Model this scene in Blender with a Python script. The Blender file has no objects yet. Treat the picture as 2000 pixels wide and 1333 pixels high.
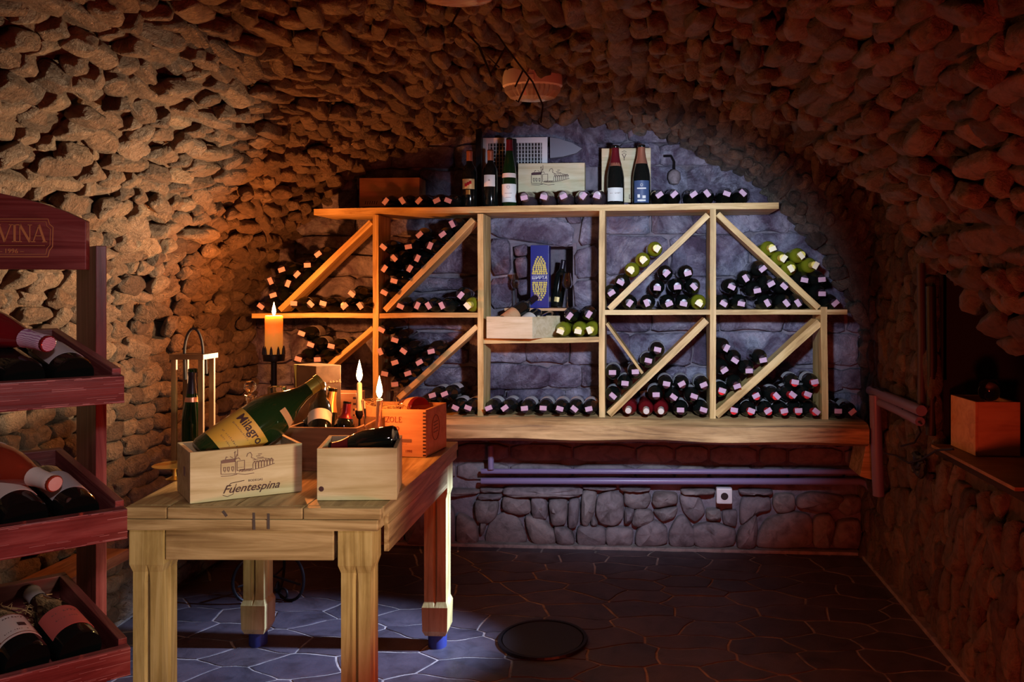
import bpy, bmesh, math, random
import numpy as np
from math import sin, cos, pi, radians, sqrt, tan, atan2
from mathutils import Vector, Matrix, noise
V = Vector
random.seed(7)
SC = bpy.context.scene
COL = SC.collection

# ------------------------------------------------------------------ camera
YAW = radians(4.0); FPX = 28 / 36 * 2000; CAMH = 1.35
PPX = 1245 - FPX * tan(YAW); PPY = 570.0
cam_d = bpy.data.cameras.new('camera'); cam = bpy.data.objects.new('camera', cam_d); COL.objects.link(cam)
cam_d.lens = 28; cam_d.sensor_width = 36
cam.location = (0, 0, CAMH); cam.rotation_euler = (radians(90), 0, YAW)
cam_d.shift_x = (1000 - PPX) / 2000; cam_d.shift_y = (PPY - 666.5) / 2000
cam_d.clip_start = 0.02
SC.camera = cam

def ray(px, py):
    a = (px - PPX) / FPX; b = -(py - PPY) / FPX
    return V((a * cos(YAW) - sin(YAW), a * sin(YAW) + cos(YAW), b))
def P(px, py, Y):
    d = ray(px, py); t = Y / d.y; return V((d.x * t, Y, CAMH + d.z * t))
def PZ(px, py, z):
    d = ray(px, py); t = (z - CAMH) / d.z; return V((d.x * t, d.y * t, z))
def PX(px, py, x):
    d = ray(px, py); t = x / d.x; return V((x, d.y * t, CAMH + d.z * t))

# ------------------------------------------------------------------ world, lights, exposure
SC.view_settings.view_transform = 'Standard'; SC.view_settings.look = 'None'
SC.view_settings.gamma = 1; SC.view_settings.use_curve_mapping = False
SC.view_settings.exposure = 0.0
w = bpy.data.worlds.new('world'); SC.world = w; w.use_nodes = True
w.node_tree.nodes['Background'].inputs[0].default_value = (0.24, 0.03, 0.20, 1)
w.node_tree.nodes['Background'].inputs[1].default_value = 0.035

def lamp(name, kind, loc, col, power, aim=None, size=0.05, ang=60, blend=0.5):
    L = bpy.data.lights.new(name, kind); o = bpy.data.objects.new(name, L); COL.objects.link(o)
    o.location = loc; L.color = col; L.energy = power
    if kind == 'SPOT':
        L.spot_size = radians(ang); L.spot_blend = blend
    if kind == 'AREA': L.size = size
    else: L.shadow_soft_size = size
    if aim is not None:
        o.rotation_euler = (V(aim) - V(loc)).to_track_quat('-Z', 'Y').to_euler()
    return o
# cool light thrown from under the crown of the vault onto the back wall and the rack
lamp('rack_spotlight', 'SPOT', (0.20, 1.8, 1.58), (0.68, 0.80, 1.0), 195, (-0.05, 4.1, 1.18), 0.05, 59, 0.6)
# warm white lamp above the crates on the table, raking the left side of the vault
lamp('vault_spotlight', 'SPOT', (-0.88, 3.12, 1.14), (1.0, 0.67, 0.38), 190, (-2.0, 2.42, 1.40), 0.025, 104, 1.0)
# neutral spotlight on the front of the table and the crates
lamp('table_spotlight', 'SPOT', (0.85, 0.75, 1.08), (1.0, 0.97, 0.68), 112, (-1.12, 2.10, 0.68), 0.09, 24, 0.5)
# added red fill for the right vault, then a red-orange lamp near the floor
lamp('red_fill_light', 'POINT', (0.50, 0.95, 0.55), (1.0, 0.085, 0.035), 34, None, 0.10)
lamp('red_floor_lamp', 'POINT', (0.20, 2.25, 0.10), (1.0, 0.12, 0.04), 4.5, None, 0.04)
# small blue-white spotlight on the floor under the table
lamp('floor_spotlight', 'SPOT', (0.70, 3.0, 1.20), (0.50, 0.66, 1.0), 760, (-1.15, 2.95, 0.0), 0.03, 27, 0.9)
# rosy light on the display rack at the left
lamp('rack_stand_spotlight', 'SPOT', (-0.2, 0.35, 1.7), (1.0, 0.74, 0.76), 30, (-1.15, 1.6, 0.95), 0.06, 50, 0.6)

# ------------------------------------------------------------------ materials
def nmat(name):
    m = bpy.data.materials.new(name); m.use_nodes = True
    nt = m.node_tree; b = nt.nodes['Principled BSDF']
    return m, nt, b
def simple(name, col, rough=0.5, metal=0.0, emis=None, estr=0, trans=0.0, spec=0.5, alpha=1, ior=1.45, coat=0):
    m, nt, b = nmat(name)
    b.inputs['Base Color'].default_value = (*col, 1); b.inputs['Roughness'].default_value = rough
    b.inputs['Metallic'].default_value = metal; b.inputs['Transmission Weight'].default_value = trans
    b.inputs['Specular IOR Level'].default_value = spec; b.inputs['IOR'].default_value = ior
    b.inputs['Coat Weight'].default_value = coat
    if emis: b.inputs['Emission Color'].default_value = (*emis, 1); b.inputs['Emission Strength'].default_value = estr
    return m
def ramp(nt, stops):
    r = nt.nodes.new('ShaderNodeValToRGB'); el = r.color_ramp.elements
    while len(el) < len(stops): el.new(0.5)
    for e, (p, c) in zip(el, stops): e.position = p; e.color = (*c, 1)
    return r
def coords(nt, scale=(1, 1, 1), rnd=True):
    tc = nt.nodes.new('ShaderNodeTexCoord'); mp = nt.nodes.new('ShaderNodeMapping')
    mp.inputs['Scale'].default_value = scale
    nt.links.new(tc.outputs['Object'], mp.inputs['Vector'])
    if rnd:
        oi = nt.nodes.new('ShaderNodeObjectInfo'); mu = nt.nodes.new('ShaderNodeMath'); mu.operation = 'MULTIPLY'
        mu.inputs[1].default_value = 37; nt.links.new(oi.outputs['Random'], mu.inputs[0])
        nt.links.new(mu.outputs[0], mp.inputs['Location'])
    return mp.outputs['Vector']
def noise_node(nt, vec, scale, detail=6, rough=0.55, dist=0.0):
    n = nt.nodes.new('ShaderNodeTexNoise'); n.inputs['Scale'].default_value = scale; n.inputs['Detail'].default_value = detail
    n.inputs['Roughness'].default_value = rough; n.inputs['Distortion'].default_value = dist
    nt.links.new(vec, n.inputs['Vector']); return n
def bump(nt, b, hsock, strength, dist=0.01):
    bp = nt.nodes.new('ShaderNodeBump'); bp.inputs['Strength'].default_value = strength; bp.inputs['Distance'].default_value = dist
    nt.links.new(hsock, bp.inputs['Height']); nt.links.new(bp.outputs[0], b.inputs['Normal'])
def mixc(nt, fac, a, bcol, mode='MIX'):
    m = nt.nodes.new('ShaderNodeMix'); m.data_type = 'RGBA'; m.blend_type = mode
    for s, v in ((m.inputs[0], fac), (m.inputs[6], a), (m.inputs[7], bcol)):
        if hasattr(v, 'links'): nt.links.new(v, s)
        elif isinstance(v, tuple): s.default_value = (*v, 1)
        else: s.default_value = v
    return m.outputs[2]
def wood(name, c_dark, c_mid, c_light, rough=0.55, grain=16, bs=0.35, stain=None, spec=0.4):
    m, nt, b = nmat(name)
    v = coords(nt, (1.1, grain, grain))
    n = noise_node(nt, v, 1.6, 8, 0.6, 1.2)
    r = ramp(nt, [(0.30, c_dark), (0.48, c_mid), (0.62, c_light), (0.8, c_mid)])
    nt.links.new(n.outputs['Fac'], r.inputs[0])
    v2 = coords(nt, (2.2, 5, 5)); n2 = noise_node(nt, v2, 1.5, 5, 0.6, 0.5)
    r2 = ramp(nt, [(0.35, stain or c_dark), (0.55, (1, 1, 1))]); nt.links.new(n2.outputs['Fac'], r2.inputs[0])
    c = mixc(nt, 0.45, r.outputs[0], r2.outputs[0], 'MULTIPLY')
    nt.links.new(c, b.inputs['Base Color']); b.inputs['Roughness'].default_value = rough
    b.inputs['Specular IOR Level'].default_value = spec
    bump(nt, b, n.outputs['Fac'], bs, 0.004)
    return m
def stone(name, cols, scale=9, bs=0.6, rough=0.8, fine=60, dist=0.012, spec=0.3, veins=None, blotch=None):
    m, nt, b = nmat(name)
    tc = nt.nodes.new('ShaderNodeTexCoord'); g = nt.nodes.new('ShaderNodeNewGeometry')
    oi = nt.nodes.new('ShaderNodeObjectInfo')
    sm = nt.nodes.new('ShaderNodeMath'); sm.operation = 'ADD'; nt.links.new(g.outputs['Random Per Island'], sm.inputs[0]); nt.links.new(oi.outputs['Random'], sm.inputs[1])
    fr = nt.nodes.new('ShaderNodeMath'); fr.operation = 'FRACT'; nt.links.new(sm.outputs[0], fr.inputs[0])
    r = ramp(nt, [(i / max(1, len(cols) - 1), c) for i, c in enumerate(cols)])
    nt.links.new(fr.outputs[0], r.inputs[0])
    n = noise_node(nt, g.outputs['Position'], scale, 8, 0.62, 0.6)
    r2 = ramp(nt, [(0.30, (0.35, 0.33, 0.32)), (0.5, (0.9, 0.9, 0.9)), (0.68, (1.25, 1.2, 1.15))]); nt.links.new(n.outputs['Fac'], r2.inputs[0])
    c = mixc(nt, 0.8, r.outputs[0], r2.outputs[0], 'MULTIPLY')
    if veins:
        nv = noise_node(nt, g.outputs['Position'], 3.1, 9, 0.7, 1.6)
        rv = ramp(nt, [(0.47, (0, 0, 0)), (0.50, (1, 1, 1)), (0.53, (0, 0, 0))]); nt.links.new(nv.outputs['Fac'], rv.inputs[0])
        c = mixc(nt, rv.outputs[0], c, veins)
    if blotch:
        nb = noise_node(nt, g.outputs['Position'], 4.5, 7, 0.65, 1.0)
        rbk = ramp(nt, [(0.40, blotch), (0.52, (.8, .78, .85)), (0.64, (1.35, 1.35, 1.35))]); nt.links.new(nb.outputs['Fac'], rbk.inputs[0])
        c = mixc(nt, 0.95, c, rbk.outputs[0], 'MULTIPLY')
    nt.links.new(c, b.inputs['Base Color']); b.inputs['Roughness'].default_value = rough
    b.inputs['Specular IOR Level'].default_value = spec
    n3 = noise_node(nt, g.outputs['Position'], fine, 6, 0.7, 0.3)
    ad = nt.nodes.new('ShaderNodeMath'); ad.operation = 'MULTIPLY_ADD'; ad.inputs[1].default_value = 0.5
    nt.links.new(n3.outputs['Fac'], ad.inputs[0]); nt.links.new(n.outputs['Fac'], ad.inputs[2])
    bump(nt, b, ad.outputs[0], bs, dist)
    return m

MAT = {}
MAT['vault_stone'] = stone('vault_stone', [(.15, .11, .085), (.27, .21, .16), (.11, .08, .065), (.34, .27, .20), (.18, .125, .09), (.28, .22, .175), (.09, .065, .055)], 34, 1.0, 0.5, 130, 0.045, 0.5)
MAT['vault_mortar'] = stone('vault_mortar', [(.16, .115, .085), (.20, .15, .11)], 24, 1.0, 0.8, 90, 0.04)
MAT['back_stone'] = stone('back_stone', [(.26, .25, .35), (.38, .36, .46), (.20, .17, .25), (.46, .45, .57), (.30, .26, .32), (.36, .38, .50), (.24, .19, .25)], 9, 1.0, 0.7, 55, 0.045, 0.35, (.40, .38, .46), (.34, .24, .32))
MAT['back_mortar'] = stone('back_mortar', [(.17, .145, .19), (.22, .19, .23)], 12, 0.8, 0.9, 50, 0.02)
MAT['low_stone'] = stone('low_stone', [(.20, .17, .18), (.26, .22, .22), (.17, .14, .16), (.24, .20, .22), (.21, .16, .15)], 16, 0.6, 0.6, 80, 0.012, 0.4)
MAT['low_mortar'] = stone('low_mortar', [(.22, .19, .20), (.25, .21, .22)], 14, 0.7, 0.9, 50, 0.02)
MAT['flag'] = stone('flagstone', [(.060, .048, .066), (.082, .066, .086), (.050, .042, .060), (.070, .052, .064)], 9, 0.35, 0.42, 60, 0.006, 0.5)
MAT['grout'] = stone('floor_grout', [(.27, .225, .22), (.33, .28, .27)], 20, 0.5, 0.8, 60, 0.004)
MAT['pine'] = wood('rack_pine', (.32, .20, .06), (.60, .43, .16), (.76, .58, .26), 0.5, 18)
MAT['beam'] = wood('beam_wood', (.07, .045, .04), (.44, .29, .12), (.66, .46, .21), 0.55, 11, 0.8, (.35, .28, .25))
MAT['table'] = wood('table_wood', (.16, .10, .045), (.38, .28, .13), (.56, .44, .23), 0.42, 15, 0.6, (.50, .42, .36))
MAT['table_leg'] = wood('table_leg_wood', (.28, .20, .07), (.48, .38, .15), (.58, .48, .22), 0.45, 18, 0.4)
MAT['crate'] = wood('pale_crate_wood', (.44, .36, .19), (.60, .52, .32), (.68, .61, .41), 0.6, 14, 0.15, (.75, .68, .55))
MAT['crate_shaded'] = wood('shaded_crate_wood', (.10, .055, .035), (.17, .09, .05), (.22, .12, .07), 0.6, 14, 0.15)  # darker copy of the crate wood, shade behind the front crates coloured in
MAT['crate2'] = wood('orange_crate_wood', (.48, .24, .11), (.62, .33, .16), (.68, .38, .19), 0.6, 14, 0.15, (.75, .62, .5))
MAT['red'] = wood('mahogany', (.10, .022, .022), (.19, .045, .042), (.28, .095, .085), 0.38, 20, 0.4)
MAT['carrier'] = wood('carrier_wood', (.20, .10, .035), (.28, .15, .055), (.32, .18, .07), 0.5, 20)
MAT['carrier2'] = wood('dark_bench_wood', (.10, .04, .025), (.20, .09, .05), (.28, .14, .08), 0.5, 16)
MAT['iron'] = simple('black_iron', (.02, .018, .022), 0.45, 0.7)
MAT['pipe'] = simple('grey_pipe', (.22, .17, .32), 0.3)
MAT['pipe_dark'] = simple('dark_pipe', (.05, .03, .05), 0.5)
MAT['black'] = simple('black_rubber', (.012, .01, .012), 0.5)
MAT['void'] = simple('recess_shade', (.02, .015, .016), 0.95)  # near-black colour holds the shade of the recess and behind the grille slots
MAT['glass_dark'] = simple('dark_bottle_glass', (.006, .008, .007), 0.07, spec=0.6, coat=0.3)
MAT['glass_green'] = simple('green_bottle_glass', (.012, .045, .012), 0.04, trans=0.55, spec=0.6)
MAT['glass_olive'] = simple('yellow_green_bottle_glass', (.30, .34, .02), 0.10, trans=0.35, spec=0.6)
MAT['glass_giant'] = simple('giant_bottle_glass', (.012, .035, .010), 0.06, trans=0.25, spec=0.6, coat=0.4)
MAT['cap_olive'] = simple('olive_foil', (.28, .27, .04), 0.35, 0.3)
MAT['glass_rose'] = simple('rose_wine_glass', (.45, .07, .03), 0.06, trans=0.5, spec=0.6)
MAT['glass_redwine'] = simple('red_wine_bottle_glass', (.16, .008, .012), 0.08, trans=0.1, spec=0.6)
MAT['glass_grey'] = simple('smoky_bottle_glass', (.07, .05, .06), 0.08, spec=0.6, coat=0.3)
MAT['glass'] = simple('clear_glass', (1, 1, 1), 0.0, trans=1.0, ior=1.45)
MAT['cap_black'] = simple('black_capsule', (.018, .012, .022), 0.3, 0.3)
MAT['cap_red'] = simple('red_capsule', (.60, .03, .04), 0.3, 0.3)
MAT['cap_white'] = simple('white_capsule', (.62, .62, .55), 0.4)
MAT['cap_yellow'] = simple('yellow_capsule', (.75, .70, .15), 0.4)
MAT['cap_silver'] = simple('silver_foil', (.55, .48, .50), 0.28, 0.8)
MAT['cap_rosegold'] = simple('copper_foil', (.75, .32, .20), 0.3, 0.7)
MAT['cap_bordeaux'] = simple('burgundy_foil', (.22, .02, .03), 0.3, 0.5)
MAT['cap_gold'] = simple('gold_foil', (.70, .38, .10), 0.3, 0.7)
def paper(name, a, b_, sc=220):
    m, nt, b = nmat(name); v = coords(nt, (1, 1, 1)); wv = nt.nodes.new('ShaderNodeTexWave'); wv.inputs['Scale'].default_value = sc / 10
    wv.bands_direction = 'Y'; wv.inputs['Distortion'].default_value = 3; wv.inputs['Detail'].default_value = 3
    nt.links.new(v, wv.inputs['Vector']); r = ramp(nt, [(0.25, b_), (0.45, a)]); nt.links.new(wv.outputs['Fac'], r.inputs[0])
    nt.links.new(r.outputs[0], b.inputs['Base Color']); b.inputs['Roughness'].default_value = 0.6; return m
MAT['tag'] = paper('price_tag_paper', (.62, .50, .60), (.34, .15, .30), 900)
MAT['tag_yellow'] = simple('yellow_tag_paper', (.85, .82, .55), 0.6)
MAT['paper'] = simple('cream_label_paper', (.72, .66, .58), 0.6)
MAT['paper_white'] = simple('white_label_paper', (.72, .78, .74), 0.6)
MAT['paper_grey'] = simple('grey_label_paper', (.46, .46, .48), 0.6)
MAT['paper_yellow'] = simple('yellow_label_paper', (.62, .34, .05), 0.55)
MAT['paper_red'] = simple('red_label_paper', (.55, .12, .10), 0.6)
MAT['paper_navy'] = simple('navy_label_paper', (.05, .09, .20), 0.45)
MAT['paper_gold'] = simple('gold_label_paper', (.75, .55, .22), 0.4, 0.2)
MAT['ink'] = simple('brown_ink', (.06, .025, .03), 0.7)
MAT['ink_soft'] = simple('faded_brown_ink', (.20, .12, .10), 0.8)
MAT['ink_red'] = simple('burnt_red_ink', (.22, .04, .02), 0.7)
MAT['gilt'] = simple('gilt_lettering', (.52, .27, .10), 0.45)
MAT['wax'] = simple('ivory_wax', (.80, .66, .45), 0.5)
MAT['blue'] = simple('deep_blue_card', (.009, .013, .19), 0.3, spec=0.6)
MAT['grape'] = simple('yellow_grape_print', (.72, .62, .16), 0.4)
MAT['sock'] = simple('blue_rubber_cap', (.02, .03, .16), 0.5)
MAT['white'] = simple('white_plastic', (.72, .70, .72), 0.4)
MAT['slate'] = simple('grey_slate', (.17, .18, .23), 0.6)
MAT['card'] = wood('gift_box_card', (.12, .06, .025), (.19, .10, .045), (.24, .13, .06), 0.45, 4, 0.1)
MAT['straw'] = simple('straw', (.62, .44, .18), 0.7)
MAT['rope'] = simple('black_cord', (.03, .025, .022), 0.7)
MAT['brass'] = simple('polished_brass', (.80, .58, .18), 0.25, 0.9)
MAT['flame'] = simple('candle_flame', (1, .6, .2), 0.5, emis=(1.0, .62, .26), estr=26)
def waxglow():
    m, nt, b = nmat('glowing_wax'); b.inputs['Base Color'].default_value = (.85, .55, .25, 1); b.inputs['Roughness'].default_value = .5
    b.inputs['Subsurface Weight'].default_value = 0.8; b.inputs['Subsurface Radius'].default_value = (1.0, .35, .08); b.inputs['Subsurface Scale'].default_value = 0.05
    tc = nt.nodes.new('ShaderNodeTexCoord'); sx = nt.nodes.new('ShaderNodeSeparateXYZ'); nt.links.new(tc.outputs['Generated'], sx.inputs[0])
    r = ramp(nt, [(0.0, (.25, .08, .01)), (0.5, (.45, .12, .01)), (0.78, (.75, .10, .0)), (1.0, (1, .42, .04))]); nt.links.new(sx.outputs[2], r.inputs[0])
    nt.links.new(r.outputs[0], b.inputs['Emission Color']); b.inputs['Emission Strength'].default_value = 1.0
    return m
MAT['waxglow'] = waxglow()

# ------------------------------------------------------------------ mesh building
def wm(o):
    return (wm(o.parent) @ o.matrix_basis) if o.parent else o.matrix_basis.copy()
class MB:
    def __init__(s): s.v = []; s.f = []; s.mi = []
    def add(s, vs, fs, mi=0):
        n = len(s.v); s.v += [V(p) for p in vs]; s.f += [tuple(i + n for i in f) for f in fs]; s.mi += [mi] * len(fs); return s
    def hexa(s, o, e1, e2, e3, mi=0):   # parallelepiped
        o, e1, e2, e3 = V(o), V(e1), V(e2), V(e3)
        p = [o, o + e1, o + e1 + e2, o + e2]; p += [q + e3 for q in p]
        F = [(0, 3, 2, 1), (4, 5, 6, 7), (0, 1, 5, 4), (1, 2, 6, 5), (2, 3, 7, 6), (3, 0, 4, 7)]
        if e1.cross(e2).dot(e3) < 0: F = [f[::-1] for f in F]
        return s.add(p, F, mi)
    def box(s, c, d, mi=0):
        c = V(c); d = V(d); return s.hexa(c - d / 2, (d.x, 0, 0), (0, d.y, 0), (0, 0, d.z), mi)
    def lathe(s, prof, seg=20, M=None, mi=0, a0=0, a1=2 * pi, cap=True):
        full = abs(a1 - a0 - 2 * pi) < 1e-6; n = seg if full else seg + 1; vs = []; fs = []
        for r, z in prof:
            for k in range(n):
                a = a0 + (a1 - a0) * k / seg; p = V((r * cos(a), r * sin(a), z)); vs.append(M @ p if M else p)
        for i in range(len(prof) - 1):
            for k in range(seg):
                k2 = (k + 1) % n; fs.append((i * n + k, i * n + k2, (i + 1) * n + k2, (i + 1) * n + k))
        if cap and full:
            if prof[0][0] > 1e-5: fs.append(tuple(range(n))[::-1])
            if prof[-1][0] > 1e-5: fs.append(tuple((len(prof) - 1) * n + k for k in range(n)))
        return s.add(vs, fs, mi)
    def tube(s, pts, r, seg=8, mi=0, closed=False):
        pts = [V(p) for p in pts]; n = len(pts); vs = []; fs = []; up = V((0.13, 0.21, 1)).normalized(); prev = None
        for i, p in enumerate(pts):
            if closed: t = (pts[(i + 1) % n] - pts[i - 1])
            else: t = pts[min(i + 1, n - 1)] - pts[max(i - 1, 0)]
            t.normalize()
            if prev is None:
                a = t.cross(up)
                if a.length < .1: a = t.cross(V((1, 0, 0)))
            else: a = prev - t * prev.dot(t)
            a.normalize(); prev = a; b = t.cross(a); rr = r[i] if isinstance(r, (list, tuple)) else r
            for k in range(seg):
                g = 2 * pi * k / seg; vs.append(p + (a * cos(g) + b * sin(g)) * rr)
        m = n if closed else n - 1
        for i in range(m):
            j = (i + 1) % n
            for k in range(seg):
                k2 = (k + 1) % seg; fs.append((i * seg + k, i * seg + k2, j * seg + k2, j * seg + k))
        if not closed: fs.append(tuple(range(seg))[::-1]); fs.append(tuple((n - 1) * seg + k for k in range(seg)))
        return s.add(vs, fs, mi)
    def prism(s, poly, fn, t, mi=0):   # poly 2D -> fn(u,v,w) world, w 0..t
        n = len(poly); vs = [fn(u, v, 0) for u, v in poly] + [fn(u, v, t) for u, v in poly]
        fs = [tuple(range(n))[::-1], tuple(range(n, 2 * n))] + [(i, (i + 1) % n, (i + 1) % n + n, i + n) for i in range(n)]
        return s.add(vs, fs, mi)
    def mesh(s, name, mats, smooth=False, bevel=0, sub=0, jitter=0):
        me = bpy.data.meshes.new(name); me.from_pydata([tuple(p) for p in s.v], [], s.f)
        for m in (mats if isinstance(mats, (list, tuple)) else [mats]): me.materials.append(MAT[m] if isinstance(m, str) else m)
        if len(set(s.mi)) > 1: me.polygons.foreach_set('material_index', s.mi)
        bm = bmesh.new(); bm.from_mesh(me); bmesh.ops.recalc_face_normals(bm, faces=bm.faces)
        if bevel: bmesh.ops.bevel(bm, geom=list(bm.edges), offset=bevel, segments=2, affect='EDGES', profile=0.6)
        bm.to_mesh(me); bm.free()
        if smooth:
            me.polygons.foreach_set('use_smooth', [True] * len(me.polygons))
            me.set_sharp_from_angle(angle=radians(42))
        return me
    def build(s, name, mats, parent=None, smooth=False, bevel=0, M=None):
        return link(name, s.mesh(name, mats, smooth, bevel), parent, M, world=M is None)
def link(name, me, parent=None, M=None, world=False):
    o = bpy.data.objects.new(name, me); COL.objects.link(o)
    if M is not None: o.matrix_basis = M
    if parent is not None:
        o.parent = parent
        if world: o.matrix_basis = wm(parent).inverted()
        o.matrix_parent_inverse = Matrix.Identity(4)
    return o
def thing(name, label, cat, M=None, group=None):
    o = bpy.data.objects.new(name, None); COL.objects.link(o); o.empty_display_size = 0.05
    if M is not None: o.matrix_basis = M if isinstance(M, Matrix) else Matrix.Translation(V(M))
    return tag(o, label, cat, group)
def tag(o, label=None, cat=None, group=None, kind=None):
    if label: o['label'] = label
    if cat: o['category'] = cat
    if group: o['group'] = group
    if kind: o['kind'] = kind
    return o
def dup(o, parent=None):
    c = o.copy(); COL.objects.link(c)
    if parent is not None: c.parent = parent
    for ch in list(o.children): dup(ch, c)
    return c
def frame(o, x, y=None, z=None):
    x = V(x).normalized()
    if z is None: z = x.cross(V(y)).normalized(); y = z.cross(x)
    else: y = V(z).cross(x).normalized(); z = x.cross(y)
    return Matrix(((x.x, y.x, z.x, o[0]), (x.y, y.y, z.y, o[1]), (x.z, y.z, z.z, o[2]), (0, 0, 0, 1)))
def board(name, a, b, wid, thick, mat, parent=None, face=(0, -1, 0), bevel=0.002, wob=0.0, nseg=1):
    """plank from a to b; a,b are the centre line of its front face; wid across, thick goes back from the face"""
    a, b = V(a), V(b); x = (b - a).normalized(); n = V(face); n = (n - x * n.dot(x)).normalized(); y = n.cross(x).normalized()
    L = (b - a).length; m = MB(); h = wid / 2
    if nseg <= 1: m.hexa((0, -h, -thick), (L, 0, 0), (0, wid, 0), (0, 0, thick))
    else:
        vs = []; fs = []; sd = random.random() * 99
        for i in range(nseg + 1):
            u = L * i / nseg
            for (yy, zz) in ((-h, -thick), (h, -thick), (h, 0), (0, 0), (-h, 0)):
                q = V((u, yy, zz)); d = noise.noise_vector(q * 4 + V((sd, 0, 0))) * wob; d.x = 0; vs.append(q + d)
        for i in range(nseg):
            for k in range(5): fs.append((i * 5 + k, i * 5 + (k + 1) % 5, (i + 1) * 5 + (k + 1) % 5, (i + 1) * 5 + k))
        fs.append((0, 1, 2, 3, 4)); fs.append(tuple(nseg * 5 + k for k in range(5))[::-1]); m.add(vs, fs)
    M = Matrix(((x.x, y.x, n.x, a.x), (x.y, y.y, n.y, a.y), (x.z, y.z, n.z, a.z), (0, 0, 0, 1)))
    me = m.mesh(name, mat, bevel=0 if nseg > 1 else bevel, smooth=False)
    return link(name, me, parent, (wm(parent).inverted() @ M) if parent else M)
def marks(n, size, seed=1):      # a line of print too small to read: a row of short letter-high strokes
    r = random.Random(n * 7 + seed); m = MB(); x = -n * size * .3
    for i in range(n):
        if r.random() < .12: x += size * .6; continue
        h = size * r.choice([.30, .34, .5]); stroke(m, x, -size * .2, x + size * r.uniform(0, .1), -size * .2 + h, size * .11, .0004)
        if r.random() < .6: stroke(m, x, -size * .2 + h * r.choice([0, .5, 1]), x + size * .3, -size * .2 + h * r.choice([0, .5, 1]), size * .09, .0004)
        x += size * .6
    return m
def text(body, size, M, mat, parent, name='lettering', shear=0, ext=0.0004, bold=0, align='CENTER', sx=1):
    if body.startswith('~'): return link(name, marks(int(body[1:]), size).mesh(name, mat), parent, (wm(parent).inverted() @ M) if parent else M)
    c = bpy.data.curves.new('t', 'FONT'); c.body = body; c.size = size; c.shear = shear; c.align_x = align; c.align_y = 'CENTER'
    c.extrude = ext; c.offset = bold; c.resolution_u = 3
    o = bpy.data.objects.new('t', c); me = bpy.data.meshes.new_from_object(o); bpy.data.objects.remove(o)
    me.materials.clear(); me.materials.append(MAT[mat])
    if sx != 1: me.transform(Matrix.Diagonal((sx, 1, 1, 1)))
    return link(name, me, parent, (wm(parent).inverted() @ M) if parent else M)
# small serif capitals: strokes (x0,y0,x1,y1,w)
def _ring(cx, cy, rx, ry, a0=0, a1=360, th=.15, n=14):
    out = []
    for i in range(n):
        p, q = radians(a0 + (a1 - a0) * i / n), radians(a0 + (a1 - a0) * (i + 1) / n)
        wd = th * (.4 + .6 * abs(cos((p + q) / 2)))
        out.append((cx + rx * cos(p), cy + ry * sin(p), cx + rx * cos(q), cy + ry * sin(q), wd))
    return out
SER = lambda x, y, w_=.13: (x - w_, y, x + w_, y, .05)
SERIF = {'V': (.9, [(.05, 1, .45, 0, .15), (.45, 0, .85, 1, .06), SER(.05, 1), SER(.85, 1)]),
 'I': (.38, [(.19, 0, .19, 1, .15), SER(.19, 1, .17), SER(.19, 0, .17)]),
 'N': (.95, [(.15, 0, .15, 1, .06), (.15, 1, .8, 0, .15), (.8, 0, .8, 1, .06), SER(.12, 1), SER(.15, 0), SER(.8, 1)]),
 'A': (.9, [(.08, 0, .45, 1, .06), (.45, 1, .82, 0, .15), (.22, .35, .66, .35, .05), SER(.08, 0), SER(.82, 0, .15)]),
 'Z': (.75, [(.08, 1, .68, 1, .07), (.65, 1, .1, 0, .15), (.08, 0, .7, 0, .07), (.08, 1, .08, .82, .06), (.7, 0, .7, .2, .06)]),
 'O': (.95, _ring(.46, .5, .36, .47)), 'L': (.75, [(.2, 0, .2, 1, .15), (.2, 0, .68, 0, .06), (.68, 0, .68, .22, .06), SER(.2, 1, .17)]),
 'E': (.75, [(.2, 0, .2, 1, .15), (.2, 0, .66, 0, .06), (.2, 1, .62, 1, .06), (.2, .52, .5, .52, .06), (.66, 0, .66, .2, .05), (.62, 1, .62, .82, .05)]),
 'P': (.75, [(.2, 0, .2, 1, .15), SER(.2, 0, .17)] + _ring(.3, .74, .32, .26, -90, 90, .14, 8)),
 'R': (.85, [(.2, 0, .2, 1, .15), SER(.2, 0, .17), (.35, .48, .75, 0, .13), SER(.78, 0, .1)] + _ring(.3, .74, .32, .26, -90, 90, .14, 8)),
 'T': (.8, [(.4, 0, .4, 1, .15), (.06, 1, .74, 1, .06), SER(.4, 0, .17), (.06, 1, .06, .8, .05), (.74, 1, .74, .8, .05)]), ' ': (.4, [])}
def serif(body, h, M, mat, parent, name='lettering', ext=.0006, center=True):
    tw = sum(SERIF[c][0] for c in body) * h; x = -tw / 2 if center else 0; m = MB()
    for c in body:
        wd, st = SERIF[c]
        for (x0, y0, x1, y1, t) in st: stroke(m, x + x0 * h, (y0 - .5) * h, x + x1 * h, (y1 - .5) * h, t * h, ext)
        x += wd * h
    return m.build(name, mat, parent, M=(wm(parent).inverted() @ M))
def stroke(m, x0, y0, x1, y1, t, ext=.0006):
    d = V((x1 - x0, y1 - y0, 0)); L = d.length
    if L < 1e-6: return
    d /= L; nn = V((-d.y, d.x, 0)) * t / 2; a = V((x0, y0, 0)) - d * t * .12; b = V((x1, y1, 0)) + d * t * .12
    m.add([a - nn, b - nn, b + nn, a + nn, a - nn + V((0, 0, ext)), b - nn + V((0, 0, ext)), b + nn + V((0, 0, ext)), a + nn + V((0, 0, ext))],
          [(4, 5, 6, 7), (0, 1, 5, 4), (1, 2, 6, 5), (2, 3, 7, 6), (3, 0, 4, 7)])
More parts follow.
